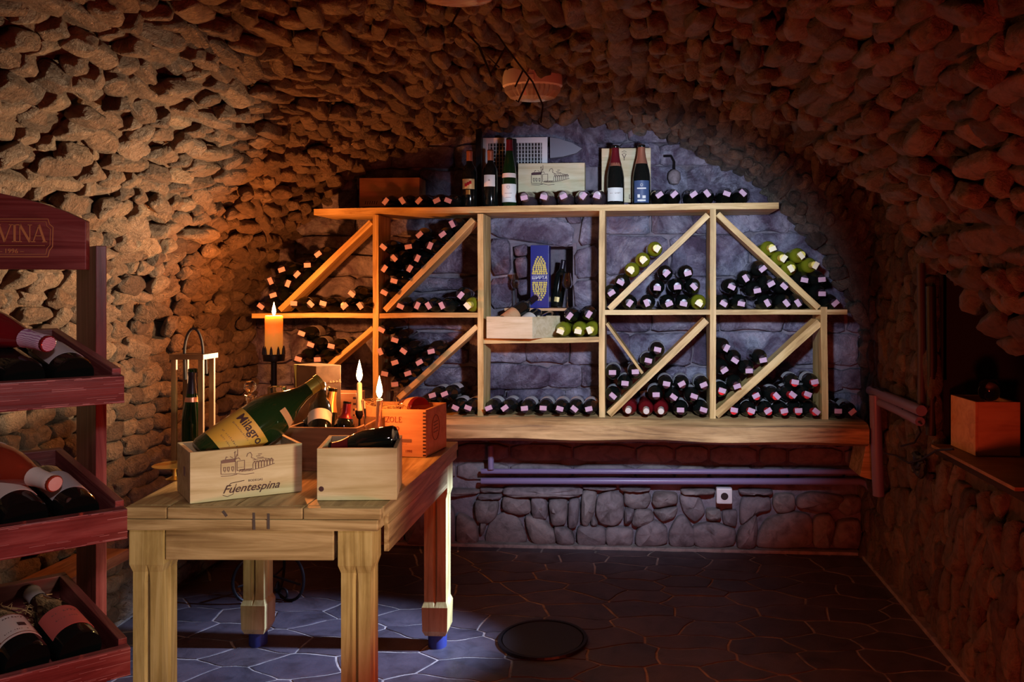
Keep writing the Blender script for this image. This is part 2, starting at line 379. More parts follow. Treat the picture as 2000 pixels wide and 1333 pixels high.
def chai(poly, it=1, q=.25):
    for _ in range(it):
        out = []
        for i in range(len(poly)):
            a, b = poly[i], poly[(i + 1) % len(poly)]
            out.append((a[0] * (1 - q) + b[0] * q, a[1] * (1 - q) + b[1] * q)); out.append((a[0] * q + b[0] * (1 - q), a[1] * q + b[1] * (1 - q)))
        poly = out
    return poly
def pillow(poly, fn, thick, bulge=.25, edge=.1):
    """a worked stone: polygon side wall with a rounded, raised face. fn(u,v,w)->world"""
    n = len(poly); cx = sum(p[0] for p in poly) / n; cy = sum(p[1] for p in poly) / n; m = MB(); vs = []; fs = []
    rings = [(1.0, 0), (1.0, thick * .55), (1 - edge * .45, thick * .85), (1 - edge * 1.3, thick), (.45, thick * (1 + bulge))]
    for sc, w_ in rings:
        for (u, v) in poly:
            jj = (noise.noise(V((u * 21, v * 21, 3.1))) * thick * .35) if 0 < w_ else 0
            vs.append(fn(cx + (u - cx) * sc, cy + (v - cy) * sc, w_ + (jj if sc < .99 else 0)))
    for i in range(len(rings) - 1):
        for k in range(n): fs.append((i * n + k, i * n + (k + 1) % n, (i + 1) * n + (k + 1) % n, (i + 1) * n + k))
    c = len(vs); vs.append(fn(cx, cy, thick * (1 + bulge * 1.1)))
    for k in range(n): fs.append(((len(rings) - 1) * n + k, (len(rings) - 1) * n + (k + 1) % n, c))
    return m.add(vs, fs)
# ------------------------------------------------------------------ the setting
YW = 4.20; XL = -2.08; XR = 1.18; YB = -0.9
prof_px = [(500, 600), (540, 512), (620, 408), (720, 328), (810, 288), (900, 262), (980, 243), (1060, 236), (1180, 243), (1300, 270), (1440, 335), (1520, 398), (1600, 490), (1660, 600)]
ctrl = [V((XL, 1.0)), V((XL + .005, 1.15))] + [V((p.x, p.z)) for p in (P(x, y, YW) for x, y in prof_px)] + [V((XR - .015, 1.1)), V((XR, 1.0))]
def catmull(c, n=8):
    out = []
    for i in range(len(c) - 1):
        p0, p1, p2, p3 = c[max(i - 1, 0)], c[i], c[i + 1], c[min(i + 2, len(c) - 1)]
        for k in range(n):
            t = k / n; out.append(.5 * ((2 * p1) + (p2 - p0) * t + (2 * p0 - 5 * p1 + 4 * p2 - p3) * t * t + (3 * p1 - p0 - 3 * p2 + p3) * t ** 3))
    return out + [c[-1]]
crv = catmull(ctrl); LEN = [0.0]
for a, b in zip(crv, crv[1:]): LEN.append(LEN[-1] + (b - a).length)
ARC = LEN[-1]
def prof(t):
    t = min(max(t, 0), ARC - 1e-6); lo, hi = 0, len(LEN) - 1
    while hi - lo > 1:
        m_ = (lo + hi) // 2
        if LEN[m_] <= t: lo = m_
        else: hi = m_
    k = (t - LEN[lo]) / max(1e-9, LEN[hi] - LEN[lo]); return crv[lo].lerp(crv[hi], k)
YC, HW = 3.42, .64
def vaultS(t, Y):
    p = prof(t); x, z = p
    if x > 0.05:
        q = (Y - YC) / HW
        if abs(q) < 1:
            zc = 2.24 - .13 * (x - .1) - .75 * (1 - sqrt(1 - q * q))
            if zc > z:
                z = zc; 
    return V((x, Y, z))
def vaultN(t, Y):
    e = .02
    a = vaultS(t + e, Y) - vaultS(t - e, Y); b = vaultS(t, Y + e) - vaultS(t, Y - e)
    n = b.cross(a)
    if n.length < 1e-9: n = V((0, 0, -1))
    n.normalize(); c = V((-.45, Y, 1.0)) - vaultS(t, Y)
    return (n if n.dot(c) > 0 else -n), a
def structure(name, mb, mat, smooth=False):
    o = mb.build(name, mat, None, smooth); o['kind'] = 'structure'; return o
def grid(fn, us, vs_, keep=lambda u, v: True, disp=0.0):
    m = MB(); pts = []; fs = []
    for v in vs_:
        for u in us: pts.append(fn(u, v))
    n = len(us)
    for j in range(len(vs_) - 1):
        for i in range(n - 1):
            if keep((us[i] + us[i + 1]) / 2, (vs_[j] + vs_[j + 1]) / 2): fs.append((j * n + i, j * n + i + 1, (j + 1) * n + i + 1, (j + 1) * n + i))
    return m.add(pts, fs)
def fr(a, b, n): return [a + (b - a) * i / n for i in range(n + 1)]
def rough(p, n, amp, sc=9): return p + n * (noise.noise(p * sc) * amp + noise.noise(p * sc * 3.3) * amp * .5)
def cut_by_niche(p):      # arched head of the recess in the right wall
    return p.x > .9 and 2.42 < p.y < 3.25 and p.z < 1.0 + .62 * sqrt(max(0, 1 - ((p.y - 3.2) / .78) ** 2)) - .1
def vbase(t, Y):
    n, _ = vaultN(t, Y); p = vaultS(t, Y); return rough(p - n * .012, n, .020, 13)
ceiling = structure('ceiling', grid(vbase, fr(0, ARC, 240), fr(YB, 1.2, 20)[:-1] + fr(1.2, YW + .02, 160), lambda t, Y: not cut_by_niche(vaultS(t, Y))), 'vault_mortar', True)

# ---- loose river stones set on edge: variants shared by every piece
def ico(sub):
    bm = bmesh.new(); bmesh.ops.create_icosphere(bm, subdivisions=sub, radius=1)
    v = np.array([x.co[:] for x in bm.verts]); f = np.array([[y.index for y in x.verts] for x in bm.faces]); bm.free(); return v, f
def variant(sub, seed, boxy=.6, lump=.20):
    v, f = ico(sub); out = []
    for p in v:
        q = V([math.copysign(abs(c) ** boxy, c) for c in p]); q *= 1 + lump * noise.noise(q * 1.3 + V((seed * 7.1, 0, 0))) + lump * .6 * noise.noise(q * 2.7 + V((0, seed * 3.3, 0)))
        out.append(q[:])
    return np.array(out), f
VAR_HI = [variant(3, i) for i in range(9)]; VAR_LO = [variant(2, i) for i in range(9)]
def npmesh(name, v, f, mat, smooth=True):
    me = bpy.data.meshes.new(name); me.vertices.add(len(v)); me.vertices.foreach_set('co', np.asarray(v, dtype=np.float32).ravel())
    me.loops.add(len(f) * 3); me.loops.foreach_set('vertex_index', np.asarray(f, dtype=np.int32).ravel())
    me.polygons.add(len(f)); me.polygons.foreach_set('loop_start', np.arange(0, len(f) * 3, 3, dtype=np.int32))
    me.materials.append(MAT[mat]); me.update(calc_edges=True)
    me.polygons.foreach_set('use_smooth', [smooth] * len(f)); me.validate(); return me
def scatter(parent, placements, mat, nind=295, lo_after=900):
    """placements: (score, Matrix). the largest become single stones, the rest one stuff part"""
    placements.sort(key=lambda x: -x[0]); shared = [npmesh('stone', v, f, mat) for v, f in VAR_HI]
    inv = wm(parent).inverted()
    for i, (s, M) in enumerate(placements[:nind]): link('stone', shared[i % 9], parent, inv @ M)
    rest = placements[nind:]
    if not rest: return
    vs, fs, n = [], [], 0
    for i, (s, M) in enumerate(rest):
        v, f = (VAR_HI if i < lo_after else VAR_LO)[i % 9]; A = np.array(M)
        vs.append(v @ A[:3, :3].T + A[:3, 3]); fs.append(f + n); n += len(v)
    o = link('small_stone', npmesh('small_stones', np.concatenate(vs), np.concatenate(fs), mat), parent); o['kind'] = 'stuff'
def score(p, size, n):
    d = p - V((0, 0, CAMH)); L = d.length; c = -d.normalized().dot(n)
    # inside the picture?
    a = d.x * cos(YAW) + d.y * sin(YAW); b = -d.x * sin(YAW) + d.y * cos(YAW)
    if b <= 0: return -1
    px = PPX + FPX * a / b; py = PPY - FPX * d.z / b
    inside = -60 < px < 2060 and -60 < py < 1400
    return (size / L * (.35 + max(c, 0))) * (1 if inside else .02)
RS = random.Random(11)
pl = []; t = 0.02
while t < ARC:
    row = RS.uniform(.048, .082); Y = 1.0 + RS.uniform(0, .1)
    while Y < YW - .02:
        ly = RS.choice([.055, .075, .10, .13, .16]) * RS.uniform(.85, 1.15); yc = Y + ly / 2
        tt = t + row / 2 + RS.uniform(-.008, .008) + .02 * noise.noise(V((t * 2, Y * 1.5, 0)))
        n, at = vaultN(tt, yc); p = vaultS(tt, yc); st = min(1.7, at.length / .04)
        a = at.normalized(); yv = (V((0, 1, 0)) - n * n.y).normalized(); a = n.cross(yv); a.normalize()
        prot = RS.uniform(-.020, .016) + (.018 if RS.random() < .3 else 0)
        if cut_by_niche(p): Y += ly; continue
        if yc > YW - .05: prot = min(prot, .0)
        M = Matrix(((a.x, yv.x, n.x, 0), (a.y, yv.y, n.y, 0), (a.z, yv.z, n.z, 0), (0, 0, 0, 1)))
        R = Matrix.Rotation(radians(RS.gauss(26, 13) * (-1 if p.x < -.4 else 1)), 4, 'Y') @ Matrix.Rotation(radians(RS.gauss(0, 14)), 4, 'X') @ Matrix.Rotation(radians(RS.gauss(6, 13)), 4, 'Z')
        sz = (row * RS.uniform(.46, .62) * st, ly * RS.uniform(.47, .56), RS.uniform(.022, .032))
        MM = Matrix.Translation(p + n * (prot - .006)) @ M @ R @ Matrix.Diagonal((*sz, 1))
        pl.append((score(p, sqrt(sz[0] * sz[1]), n), MM)); Y += ly * RS.uniform(.93, 1.05)
    t += row
yy = 3.27
while yy < YW - .02:          # end wall of the side bay
    cw = RS.uniform(.045, .08); z = 1.0
    while z < 2.12:
        lz = RS.uniform(.07, .14); p = V((XR, yy + cw / 2, z + lz / 2)); n = V((-1, 0, 0)); z += lz
        M = Matrix.Translation(p + n * RS.uniform(-.012, .014)) @ Matrix(((0, 0, -1, 0), (1, 0, 0, 0), (0, -1, 0, 0), (0, 0, 0, 1))) @ Matrix.Rotation(RS.gauss(0, .25), 4, 'Z') @ Matrix.Rotation(RS.gauss(0, .2), 4, 'X')
        pl.append((score(p, sqrt(cw * lz) * .5, n), M @ Matrix.Diagonal((cw * .5, lz * .52, .036, 1))))
    yy += cw
scatter(ceiling, pl, 'vault_stone', 295, 1500)

# ---- side walls
def side_wall(name, X, sgn, hole=None, y0=YB):
    def fn(y, z):
        p = V((X + sgn * .014, y, z)); return rough(p, V((sgn, 0, 0)), .014, 9)
    ys = sorted(set([round(y, 4) for y in fr(y0, 1.8, 8) + fr(1.8, YW + .02, 60)] + (list(hole[:2]) if hole else [])))
    zs = sorted(set([round(z, 4) for z in fr(0, 1.02, 26)] + ([hole[2]] if hole else [])))
    keep = (lambda y, z: not (hole and hole[0] < y < hole[1] and z > hole[2])) if hole else (lambda y, z: True)
    return structure(name, grid(fn, ys, zs, keep), 'vault_mortar', True)
wall_left = side_wall('wall_left', XL, -1)
pl = []; z = .03
while z < 1.0:
    row = RS.uniform(.06, .09); Y = 2.0
    while Y < YW:
        ly = RS.uniform(.075, .15); p = V((XL, Y + ly / 2, z + row / 2 + RS.uniform(-.01, .01))); n = V((1, 0, 0))
        M = Matrix(((0, 0, 1, 0), (0, 1, 0, 0), (-1, 0, 0, 0), (0, 0, 0, 1)))
        R = Matrix.Rotation(RS.gauss(0, .18), 4, 'Z') @ Matrix.Rotation(RS.uniform(-.1, .35), 4, 'Y')
        pl.append((score(p, row, n), Matrix.Translation(p + n * RS.uniform(-.012, .012)) @ M @ R @ Matrix.Diagonal((row * .52, ly * .54, .036, 1)))); Y += ly
    z += row
scatter(wall_left, pl, 'vault_stone', 297)

NY0, NY1, NZ0, NZ1 = 2.42, 3.24, .74, 1.47
wall_right = side_wall('wall_right', XR, 1, (NY0, NY1, NZ0))
# the arched recess cut into the right wall: the vault and wall end at its edge
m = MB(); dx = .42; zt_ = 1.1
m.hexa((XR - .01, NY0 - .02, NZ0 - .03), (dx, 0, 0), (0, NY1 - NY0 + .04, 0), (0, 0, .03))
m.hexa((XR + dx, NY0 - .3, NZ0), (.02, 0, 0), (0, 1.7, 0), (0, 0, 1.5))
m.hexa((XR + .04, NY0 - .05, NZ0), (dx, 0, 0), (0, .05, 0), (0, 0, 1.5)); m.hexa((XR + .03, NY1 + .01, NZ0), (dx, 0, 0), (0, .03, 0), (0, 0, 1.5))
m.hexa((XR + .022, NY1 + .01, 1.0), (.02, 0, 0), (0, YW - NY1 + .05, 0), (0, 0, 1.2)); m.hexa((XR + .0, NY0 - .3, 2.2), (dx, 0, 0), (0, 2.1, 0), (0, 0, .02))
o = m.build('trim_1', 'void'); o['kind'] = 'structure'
pl = []; z = .02; k = 0; Y = 2.0
while Y < YW - .02:          # stones stand upright here
    cw = RS.uniform(.045, .085); z = RS.uniform(-.03, .03)
    while z < 1.0:
        lz = RS.uniform(.08, .19); p = V((XR, Y + cw / 2 + RS.uniform(-.006, .006), z + lz / 2)); n = V((-1, 0, 0)); z += lz
        if NY0 - .02 < p.y < NY1 + .02 and p.z + lz / 2 > NZ0: continue
        M = Matrix(((0, 0, -1, 0), (1, 0, 0, 0), (0, 1, 0, 0), (0, 0, 0, 1)))
        M = Matrix.Translation(p + n * RS.uniform(-.014, .014)) @ Matrix(((0, 0, -1, 0), (1, 0, 0, 0), (0, -1, 0, 0), (0, 0, 0, 1))) @ Matrix.Rotation(RS.gauss(0, .16), 4, 'Z') @ Matrix.Rotation(RS.gauss(0, .2), 4, 'X')
        pl.append((score(p, sqrt(cw * lz), n), M @ Matrix.Diagonal((cw * .55, lz * .54, .034, 1))))
    Y += cw
scatter(wall_right, pl, 'vault_stone', 297)

# ---- back wall with its little niche
def Bp(px, py): q = P(px, py, YW); return (q.x, q.z)
hx0, hz1 = Bp(1001, 482); hx1, hz0 = Bp(1119, 606); hx0, hx1, hz0, hz1 = [round(c, 4) for c in (hx0, hx1, hz0, hz1)]
def bfn(x, z): return rough(V((x, YW + .02, z)), V((0, 1, 0)), .010, 8)
xs = sorted(set([round(c, 4) for c in fr(XL - .1, XR + .1, 80)] + [hx0, hx1])); zs = sorted(set([round(c, 4) for c in fr(0, 2.45, 60)] + [hz0, hz1]))
wall_back = structure('wall_back', grid(bfn, xs, zs, lambda x, z: not (hx0 < x < hx1 and hz0 < z < hz1)), 'back_mortar', True)
m = MB(); D = .30; y0 = YW + .0
m.hexa((hx0 - .02, y0, hz0), (.02, 0, 0), (0, D, 0), (0, 0, hz1 - hz0)); m.hexa((hx1, y0, hz0), (.02, 0, 0), (0, D, 0), (0, 0, hz1 - hz0))
m.hexa((hx0 - .02, y0, hz1), (hx1 - hx0 + .04, 0, 0), (0, D, 0), (0, 0, .02)); m.hexa((hx0 - .02, y0, hz0 - .02), (hx1 - hx0 + .04, 0, 0), (0, D, 0), (0, 0, .02))
m.hexa((hx0 - .02, y0 + D, hz0), (hx1 - hx0 + .04, 0, 0), (0, .02, 0), (0, 0, hz1 - hz0))
m.build('niche_lining', 'back_mortar', wall_back)
def bw(thick0=0.0): return lambda u, v, w_: V((u, YW + .012 - w_ - thick0, v))
def wallstone(poly, mat, thick=.035, bulge=.25, parent=wall_back):
    pillow(poly, bw(), thick, bulge).build('stone', mat, parent, True)
# upper wall: named big stones first, then coursed rubble
def inside_any(x, z, boxes): return any(a < x < b and c < z < d for a, b, c, d in boxes)
def pxq(*pts): return [Bp(*p) for p in pts]
big = [pxq((958, 424), (1062, 416), (1122, 440), (1118, 484), (1050, 476), (960, 462)), pxq((1102, 418), (1134, 421), (1136, 436), (1112, 438)),
       pxq((1003, 482), (1030, 476), (1034, 498), (1008, 502)), pxq((1005, 505), (1030, 500), (1033, 540), (1012, 545)), pxq((1010, 548), (1032, 545), (1034, 575), (1014, 578)),
       pxq((1122, 490), (1168, 478), (1170, 540), (1124, 545)), pxq((1120, 549), (1170, 547), (1170, 604), (1124, 606)),
       pxq((958, 466), (996, 466), (1000, 535), (962, 540)), pxq((958, 545), (998, 540), (1000, 600), (960, 604)), pxq((1140, 418), (1172, 418), (1172, 472), (1130, 482))]
for q in big: wallstone(chai(q, 1, .16), 'back_stone', RS.uniform(.03, .05), .2)
cx0, cz1 = Bp(952, 410); cx1, cz0 = Bp(1178, 610)
zlow = CAMH - (868 - PPY) / FPX * YW; z = zlow; zt = 2.34
rows = []
while z < zt:
    h = RS.uniform(.11, .25); rows.append((z, min(z + h, zt + .1))); z += h
for (za, zb) in rows:
    x = XL - .05 - RS.uniform(0, .2)
    while x < XR + .05:
        wd = RS.uniform(.18, .52) * (1 if zb - za > .15 else .8)
        if RS.random() < .16 and zb - za > .17: parts = [(za, (za + zb) / 2), ((za + zb) / 2, zb)]
        else: parts = [(za, zb)]
        for (a, b) in parts:
            x0, x1 = x, x + wd
            if a < cz1 and b > cz0 and x1 > cx0 and x0 < cx1:     # keep clear of the centre bay's own stones
                if x0 < cx0 - .06: x1 = min(x1, cx0)
                elif x1 > cx1 + .06: x0 = max(x0, cx1)
                else: continue
            g = .003; J = lambda: RS.uniform(-.020, .020)
            poly = [(x0 + g, a + g + J() * .4), ((x0 + x1) / 2, a + g + J()), (x1 - g, a + g + J() * .4), (x1 - g + J(), (a + b) / 2), (x1 - g, b - g + J() * .4), ((x0 + x1) / 2, b - g + J()), (x0 + g, b - g + J() * .4), (x0 + g + J(), (a + b) / 2)]
            wallstone(chai(poly, 1, .2), 'back_stone', RS.uniform(.018, .045), .25)
        x += wd
# band of stones in the shade under the beam, then the lower wall, laid after the photograph
LOW = '''290,385 620,385 622,430 292,427|180,390 280,395 275,412 185,412|175,420 275,420 270,440 170,440|155,445 260,450 250,520 215,548 165,540|280,430 395,435 402,500 350,512 280,490
405,430 470,430 478,530 410,520|485,440 565,440 560,550 500,555 488,500|570,445 620,440 610,560 570,575|630,405 695,405 685,500 655,558 628,550|700,430 755,405 810,425 812,520 780,555 715,550 692,500
675,510 700,545 695,558 668,555|820,405 920,410 935,440 915,480 850,485 818,460|950,410 1050,415 1050,460 960,478 940,455|818,480 862,482 855,530 820,550|865,485 935,490 950,530 880,565 850,550
940,490 1055,475 1040,520 985,542|1060,425 1150,430 1175,500 1130,545 1080,500|1180,485 1240,485 1245,520 1215,538 1180,525|1250,495 1318,490 1312,565 1255,550|1015,590 1050,525 1085,515 1130,590 1125,650 1020,650
870,590 900,550 950,535 1005,570 1005,640 870,650|735,565 855,570 850,650 740,650|610,560 730,565 735,650 610,650|1120,560 1215,545 1310,578 1300,650 1130,655|1320,580 1398,505 1405,560 1395,655 1315,655
1335,430 1460,430 1465,490 1410,500 1330,560|1480,420 1570,420 1570,490 1500,505 1475,470|1590,430 1650,410 1790,430 1760,480 1700,500 1580,475|1790,430 1865,430 1860,500 1800,515 1755,480
1410,600 1450,530 1560,500 1640,515 1650,655 1405,655|1655,520 1730,510 1750,560 1725,655 1655,655|1760,540 1860,530 1860,655 1732,655|375,515 450,520 510,590 510,640 410,640|505,560 580,575 600,640 520,640
-20,470 60,475 70,640 -20,640|75,500 160,545 170,640 75,640|180,545 210,545 190,600 178,600|225,535 290,500 350,535 390,640 195,640|-150,450 -30,460 -30,640 -150,640|-290,440 -160,450 -160,640 -300,640|-450,450 -310,440 -310,560 -450,560|-450,570 -310,570 -310,640 -450,640|-600,440 -460,450 -460,640 -600,640
635,385 780,388 775,398 640,398|800,388 930,390 925,400 805,400|1070,395 1215,395 1210,418 1075,420|1325,395 1470,398 1465,418 1330,420|-100,395 170,398 165,420 -100,435|-450,395 -110,398 -110,430 -450,440'''
for line in LOW.replace('\n', '|').split('|'):
    q = [tuple(float(c) for c in s.split(',')) for s in line.split()]
    q = [Bp(860 + u * .44, 780 + v * .44) for u, v in q]
    if min(p[0] for p in q) < XL: q = [(max(p[0], XL + .01), p[1]) for p in q]
    dk = line.startswith('225,535')
    qc = (sum(p[0] for p in q) / len(q), sum(p[1] for p in q) / len(q)); q = [(qc[0] + (p[0] - qc[0]) * 1.07, qc[1] + (p[1] - qc[1]) * 1.07) for p in q]
    wallstone(chai(chai(q, 1, .16), 1, .25), 'low_stone', .016 if dk else RS.uniform(.035, .06), .35)
zb0 = Bp(1200, 944)[1]; x = XL
while x < XR:
    wd = RS.uniform(.15, .34)
    for a, b in ((zb0, (zb0 + zlow) / 2), ((zb0 + zlow) / 2, zlow)):
        g = .006; wallstone(chai([(x + g, a + g), (x + wd - g, a + g + RS.uniform(-.01, .01)), (x + wd - g, b - g), (x + g, b - g)], 1, .2), 'low_stone', RS.uniform(.015, .03), .2)
    x += wd
# mortar kerbs where the walls meet the floor
m = MB(); m.hexa((XL, YW - .05, 0), (XR - XL, 0, 0), (0, .07, .0), (0, 0, .018)); o = m.build('trim_2', 'grout', None, False, .004); o['kind'] = 'structure'
m = MB(); m.hexa((XR - .05, 1.6, 0), (.08, 0, 0), (0, YW - 1.6, 0), (0, 0, .02)); o = m.build('trim_3', 'low_mortar', None, False, .004); o['kind'] = 'structure'

# ---- floor: grout bed and crazy paving
m = MB(); m.hexa((XL - .1, YB, -.05), (XR - XL + .2, 0, 0), (0, YW - YB + .1, 0), (0, 0, .05)); floor = structure('floor', m, 'grout')
RF = random.Random(5); sites = []
FY0 = 1.9
for _ in range(6000):
    p = (RF.uniform(XL - .2, XR + .2), RF.uniform(FY0 - .2, YW + .15))
    if all(((p[0] - q[0]) * .78) ** 2 + ((p[1] - q[1]) * 1.35) ** 2 > .155 ** 2 for q in sites): sites.append(p)
def clip(poly, a, b, c):   # keep a*x+b*y<=c
    out = []
    for i in range(len(poly)):
        p, q = poly[i], poly[(i + 1) % len(poly)]; dp = a * p[0] + b * p[1] - c; dq = a * q[0] + b * q[1] - c
        if dp <= 0: out.append(p)
        if dp * dq < 0: k = dp / (dp - dq); out.append((p[0] + (q[0] - p[0]) * k, p[1] + (q[1] - p[1]) * k))
    return out
for i, s in enumerate(sites):
    poly = [(XL - .02, FY0), (XR + .02, FY0), (XR + .02, YW - .03), (XL - .02, YW - .03)]
    poly = [(s[0] - .6, s[1] - .6), (s[0] + .6, s[1] - .6), (s[0] + .6, s[1] + .6), (s[0] - .6, s[1] + .6)]
    for a, b, c in ((-1, 0, -(XL - .03)), (1, 0, XR + .03), (0, -1, -FY0), (0, 1, YW - .04)): poly = clip(poly, a, b, c)
    for j, q in enumerate(sites):
        if j != i and poly:
            a, b = q[0] - s[0], q[1] - s[1]
            if a * a + b * b > 1.0: continue
            # anisotropic bisector
            poly = clip(poly, 2 * (a) * .61, 2 * b * 1.82, .61 * (q[0] ** 2 - s[0] ** 2) + 1.82 * (q[1] ** 2 - s[1] ** 2))
    if len(poly) < 3: continue
    cx = sum(p[0] for p in poly) / len(poly); cy = sum(p[1] for p in poly) / len(poly); out = []
    for k in range(len(poly)):
        p, q = poly[k], poly[(k + 1) % len(poly)]; L = math.dist(p, q)
        if L < .012: continue
        nn = max(1, int(L / .035))
        for h in range(nn):
            x = p[0] + (q[0] - p[0]) * h / nn; y = p[1] + (q[1] - p[1]) * h / nn
            d = noise.noise_vector(V((x * 7, y * 7, 0))) * .028; x += d.x; y += d.y
            r = math.dist((x, y), (cx, cy)); g = max(.5, (r - .0055) / max(r, 1e-6)); out.append((min(max(cx + (x - cx) * g, XL), XR), cy + (y - cy) * g))
    if len(out) < 3: continue
    tilt = RF.uniform(-.002, .002); h0 = .0022 + RF.uniform(-.001, .001); m = MB(); n = len(out)
    vs = [V((x, y, -.005)) for x, y in out] + [V((x, y, h0 + (x - cx) * tilt)) for x, y in out] + [V((cx + (x - cx) * .95, cy + (y - cy) * .95, h0 + .0006 + (x - cx) * tilt)) for x, y in out]
    fs = [(k, (k + 1) % n, (k + 1) % n + n, k + n) for k in range(n)] + [(k + n, (k + 1) % n + n, (k + 1) % n + 2 * n, k + 2 * n) for k in range(n)] + [tuple(range(2 * n, 3 * n))]
    m.add(vs, fs); m.build('flagstone', 'flag', floor)
# ------------------------------------------------------------------ wine rack and beam
YR = 3.85
S_ = YR / FPX
rack = thing('wine_rack', 'pale pine wine rack with diagonal braces standing on the timber beam', 'wine rack', P(1176, 815, YR))
def rb(name, x0, y0, x1, y1, wpx, th, mat='pine', yoff=0.0, lab=None):
    o = board(name, P(x0, y0, YR + yoff), P(x1, y1, YR + yoff), wpx * S_, th, mat, rack, nseg=7, wob=.004); return o
rb('top_shelf', 613, 414, 1521, 401, 12, .30)
rb('middle_shelf', 492, 617, 934, 616, 9.5, .30); rb('middle_shelf', 1181, 611, 1655, 610, 9.5, .30); rb('middle_shelf', 941, 667, 1171, 664, 10, .30)
for x0, y0, x1, y1 in ((733.5, 420, 733.5, 816), (938.5, 418, 938.5, 822), (1175.5, 411, 1175.5, 823), (1392.5, 408, 1392, 820)): rb('post', x0, y0, x1, y1, 11.5, .19, yoff=-.004)
rb('post', 1610, 600, 1611, 820, 12, .19, yoff=-.004)
for a in ((724, 434, 546, 606, 11), (924, 429, 751, 606, 11), (1383, 420, 1190, 604, 12), (1402, 418, 1599, 602, 11), (727, 640, 612, 742, 9), (931, 638, 778, 778, 10), (1380, 626, 1190, 811, 13), (1601, 630, 1398, 812, 15), (1185, 632, 1255, 730, 5)):
    rb('diagonal_brace', *a, .12, yoff=.004)
def beam_mesh():
    m = MB(); a = P(560, 842, 3.74); b = P(1699, 841, 3.74); L = b.x - a.x; vs = []; fs = []; n = 44; K = 12
    for i in range(n + 1):
        for k in range(K):
            g = 2 * pi * (k + .5) / K; cy = math.copysign(abs(cos(g)) ** .45, cos(g)) * .205; cz = math.copysign(abs(sin(g)) ** .4, sin(g)) * .060
            q = V((L * i / n, cy, cz)); d = noise.noise(V((q.x * 2.2, cy * 4, cz * 9))) * .012
            if cz > .03: cz2 = cz + d * .15
            else: cz2 = cz + d
            vs.append((q.x, cy + (d if cy < 0 else 0), cz2))
    for i in range(n):
        for k in range(K): fs.append((i * K + k, i * K + (k + 1) % K, (i + 1) * K + (k + 1) % K, (i + 1) * K + k))
    fs.append(tuple(range(K))); fs.append(tuple(n * K + k for k in range(K))[::-1]); m.add(vs, fs); return m, a
m, a = beam_mesh(); zb = CAMH - (816 - PPY) * S_ - .058
beam = m.build('timber_beam', 'beam', M=Matrix.Translation((a.x, 3.95, zb)), smooth=True)
tag(beam, 'thick rough-hewn timber beam carrying the wine rack along the back wall', 'beam')
BEAMTOP = zb + .060
q = P(1690, 905, 3.95); m = MB()
m.prism([(0, -.09), (.07, -.11), (.085, .05), (.03, .07)], lambda u, v, w_: V((q.x - .05 + u, 3.86 + w_, BEAMTOP - .13 - .05 + v)), .2)
tag(m.build('wooden_bracket', 'pine', bevel=.003), 'split wooden wedge under the right end of the timber beam', 'bracket')

# ------------------------------------------------------------------ bottles
PROF = {'bordeaux': [(.001, .006), (.026, .003), (.035, .0), (.0375, .006), (.0378, .10), (.0376, .185), (.035, .203), (.027, .218), (.018, .229), (.0148, .242), (.0142, .285), (.0155, .287), (.0155, .296), (.013, .298)],
        'champagne': [(.001, .008), (.028, .004), (.039, .0), (.0435, .008), (.0438, .09), (.043, .14), (.038, .175), (.030, .205), (.022, .235), (.0175, .262), (.0165, .285), (.019, .290), (.019, .300), (.014, .302)],
        'burgundy': [(.001, .006), (.028, .003), (.038, .0), (.0405, .006), (.0408, .09), (.040, .135), (.036, .165), (.029, .193), (.021, .220), (.0165, .245), (.0150, .285), (.0165, .288), (.0165, .296), (.013, .298)],
        'flute': [(.001, .006), (.026, .003), (.034, .0), (.037, .006), (.037, .12), (.0355, .16), (.031, .20), (.024, .245), (.0175, .285), (.0148, .315), (.0145, .338), (.016, .340), (.016, .348), (.013, .350)]}
def rad(shape, z):
    p = PROF[shape]
    for (r0, z0), (r1, z1) in zip(p[3:], p[4:]):
        if z0 <= z <= z1: return r0 + (r1 - r0) * (z - z0) / max(1e-6, z1 - z0)
    return p[-1][0]
def sleeve(shape, z0, z1, off, seg, a0=0, a1=2 * pi, n=4, mi=0, top=False):
    m = MB(); pr = [(rad(shape, z0 + (z1 - z0) * i / n) + off, z0 + (z1 - z0) * i / n) for i in range(n + 1)]
    if top: pr += [(.0, z1 + .0008)]
    else: pr = [(pr[0][0] - off * .9, pr[0][1])] + pr + [(pr[-1][0] - off * .9, pr[-1][1])]
    m.lathe(pr, seg, a0=a0, a1=a1, cap=False); return m
_mc = {}
def cm(key, fn):
    if key not in _mc: _mc[key] = fn()
    return _mc[key]
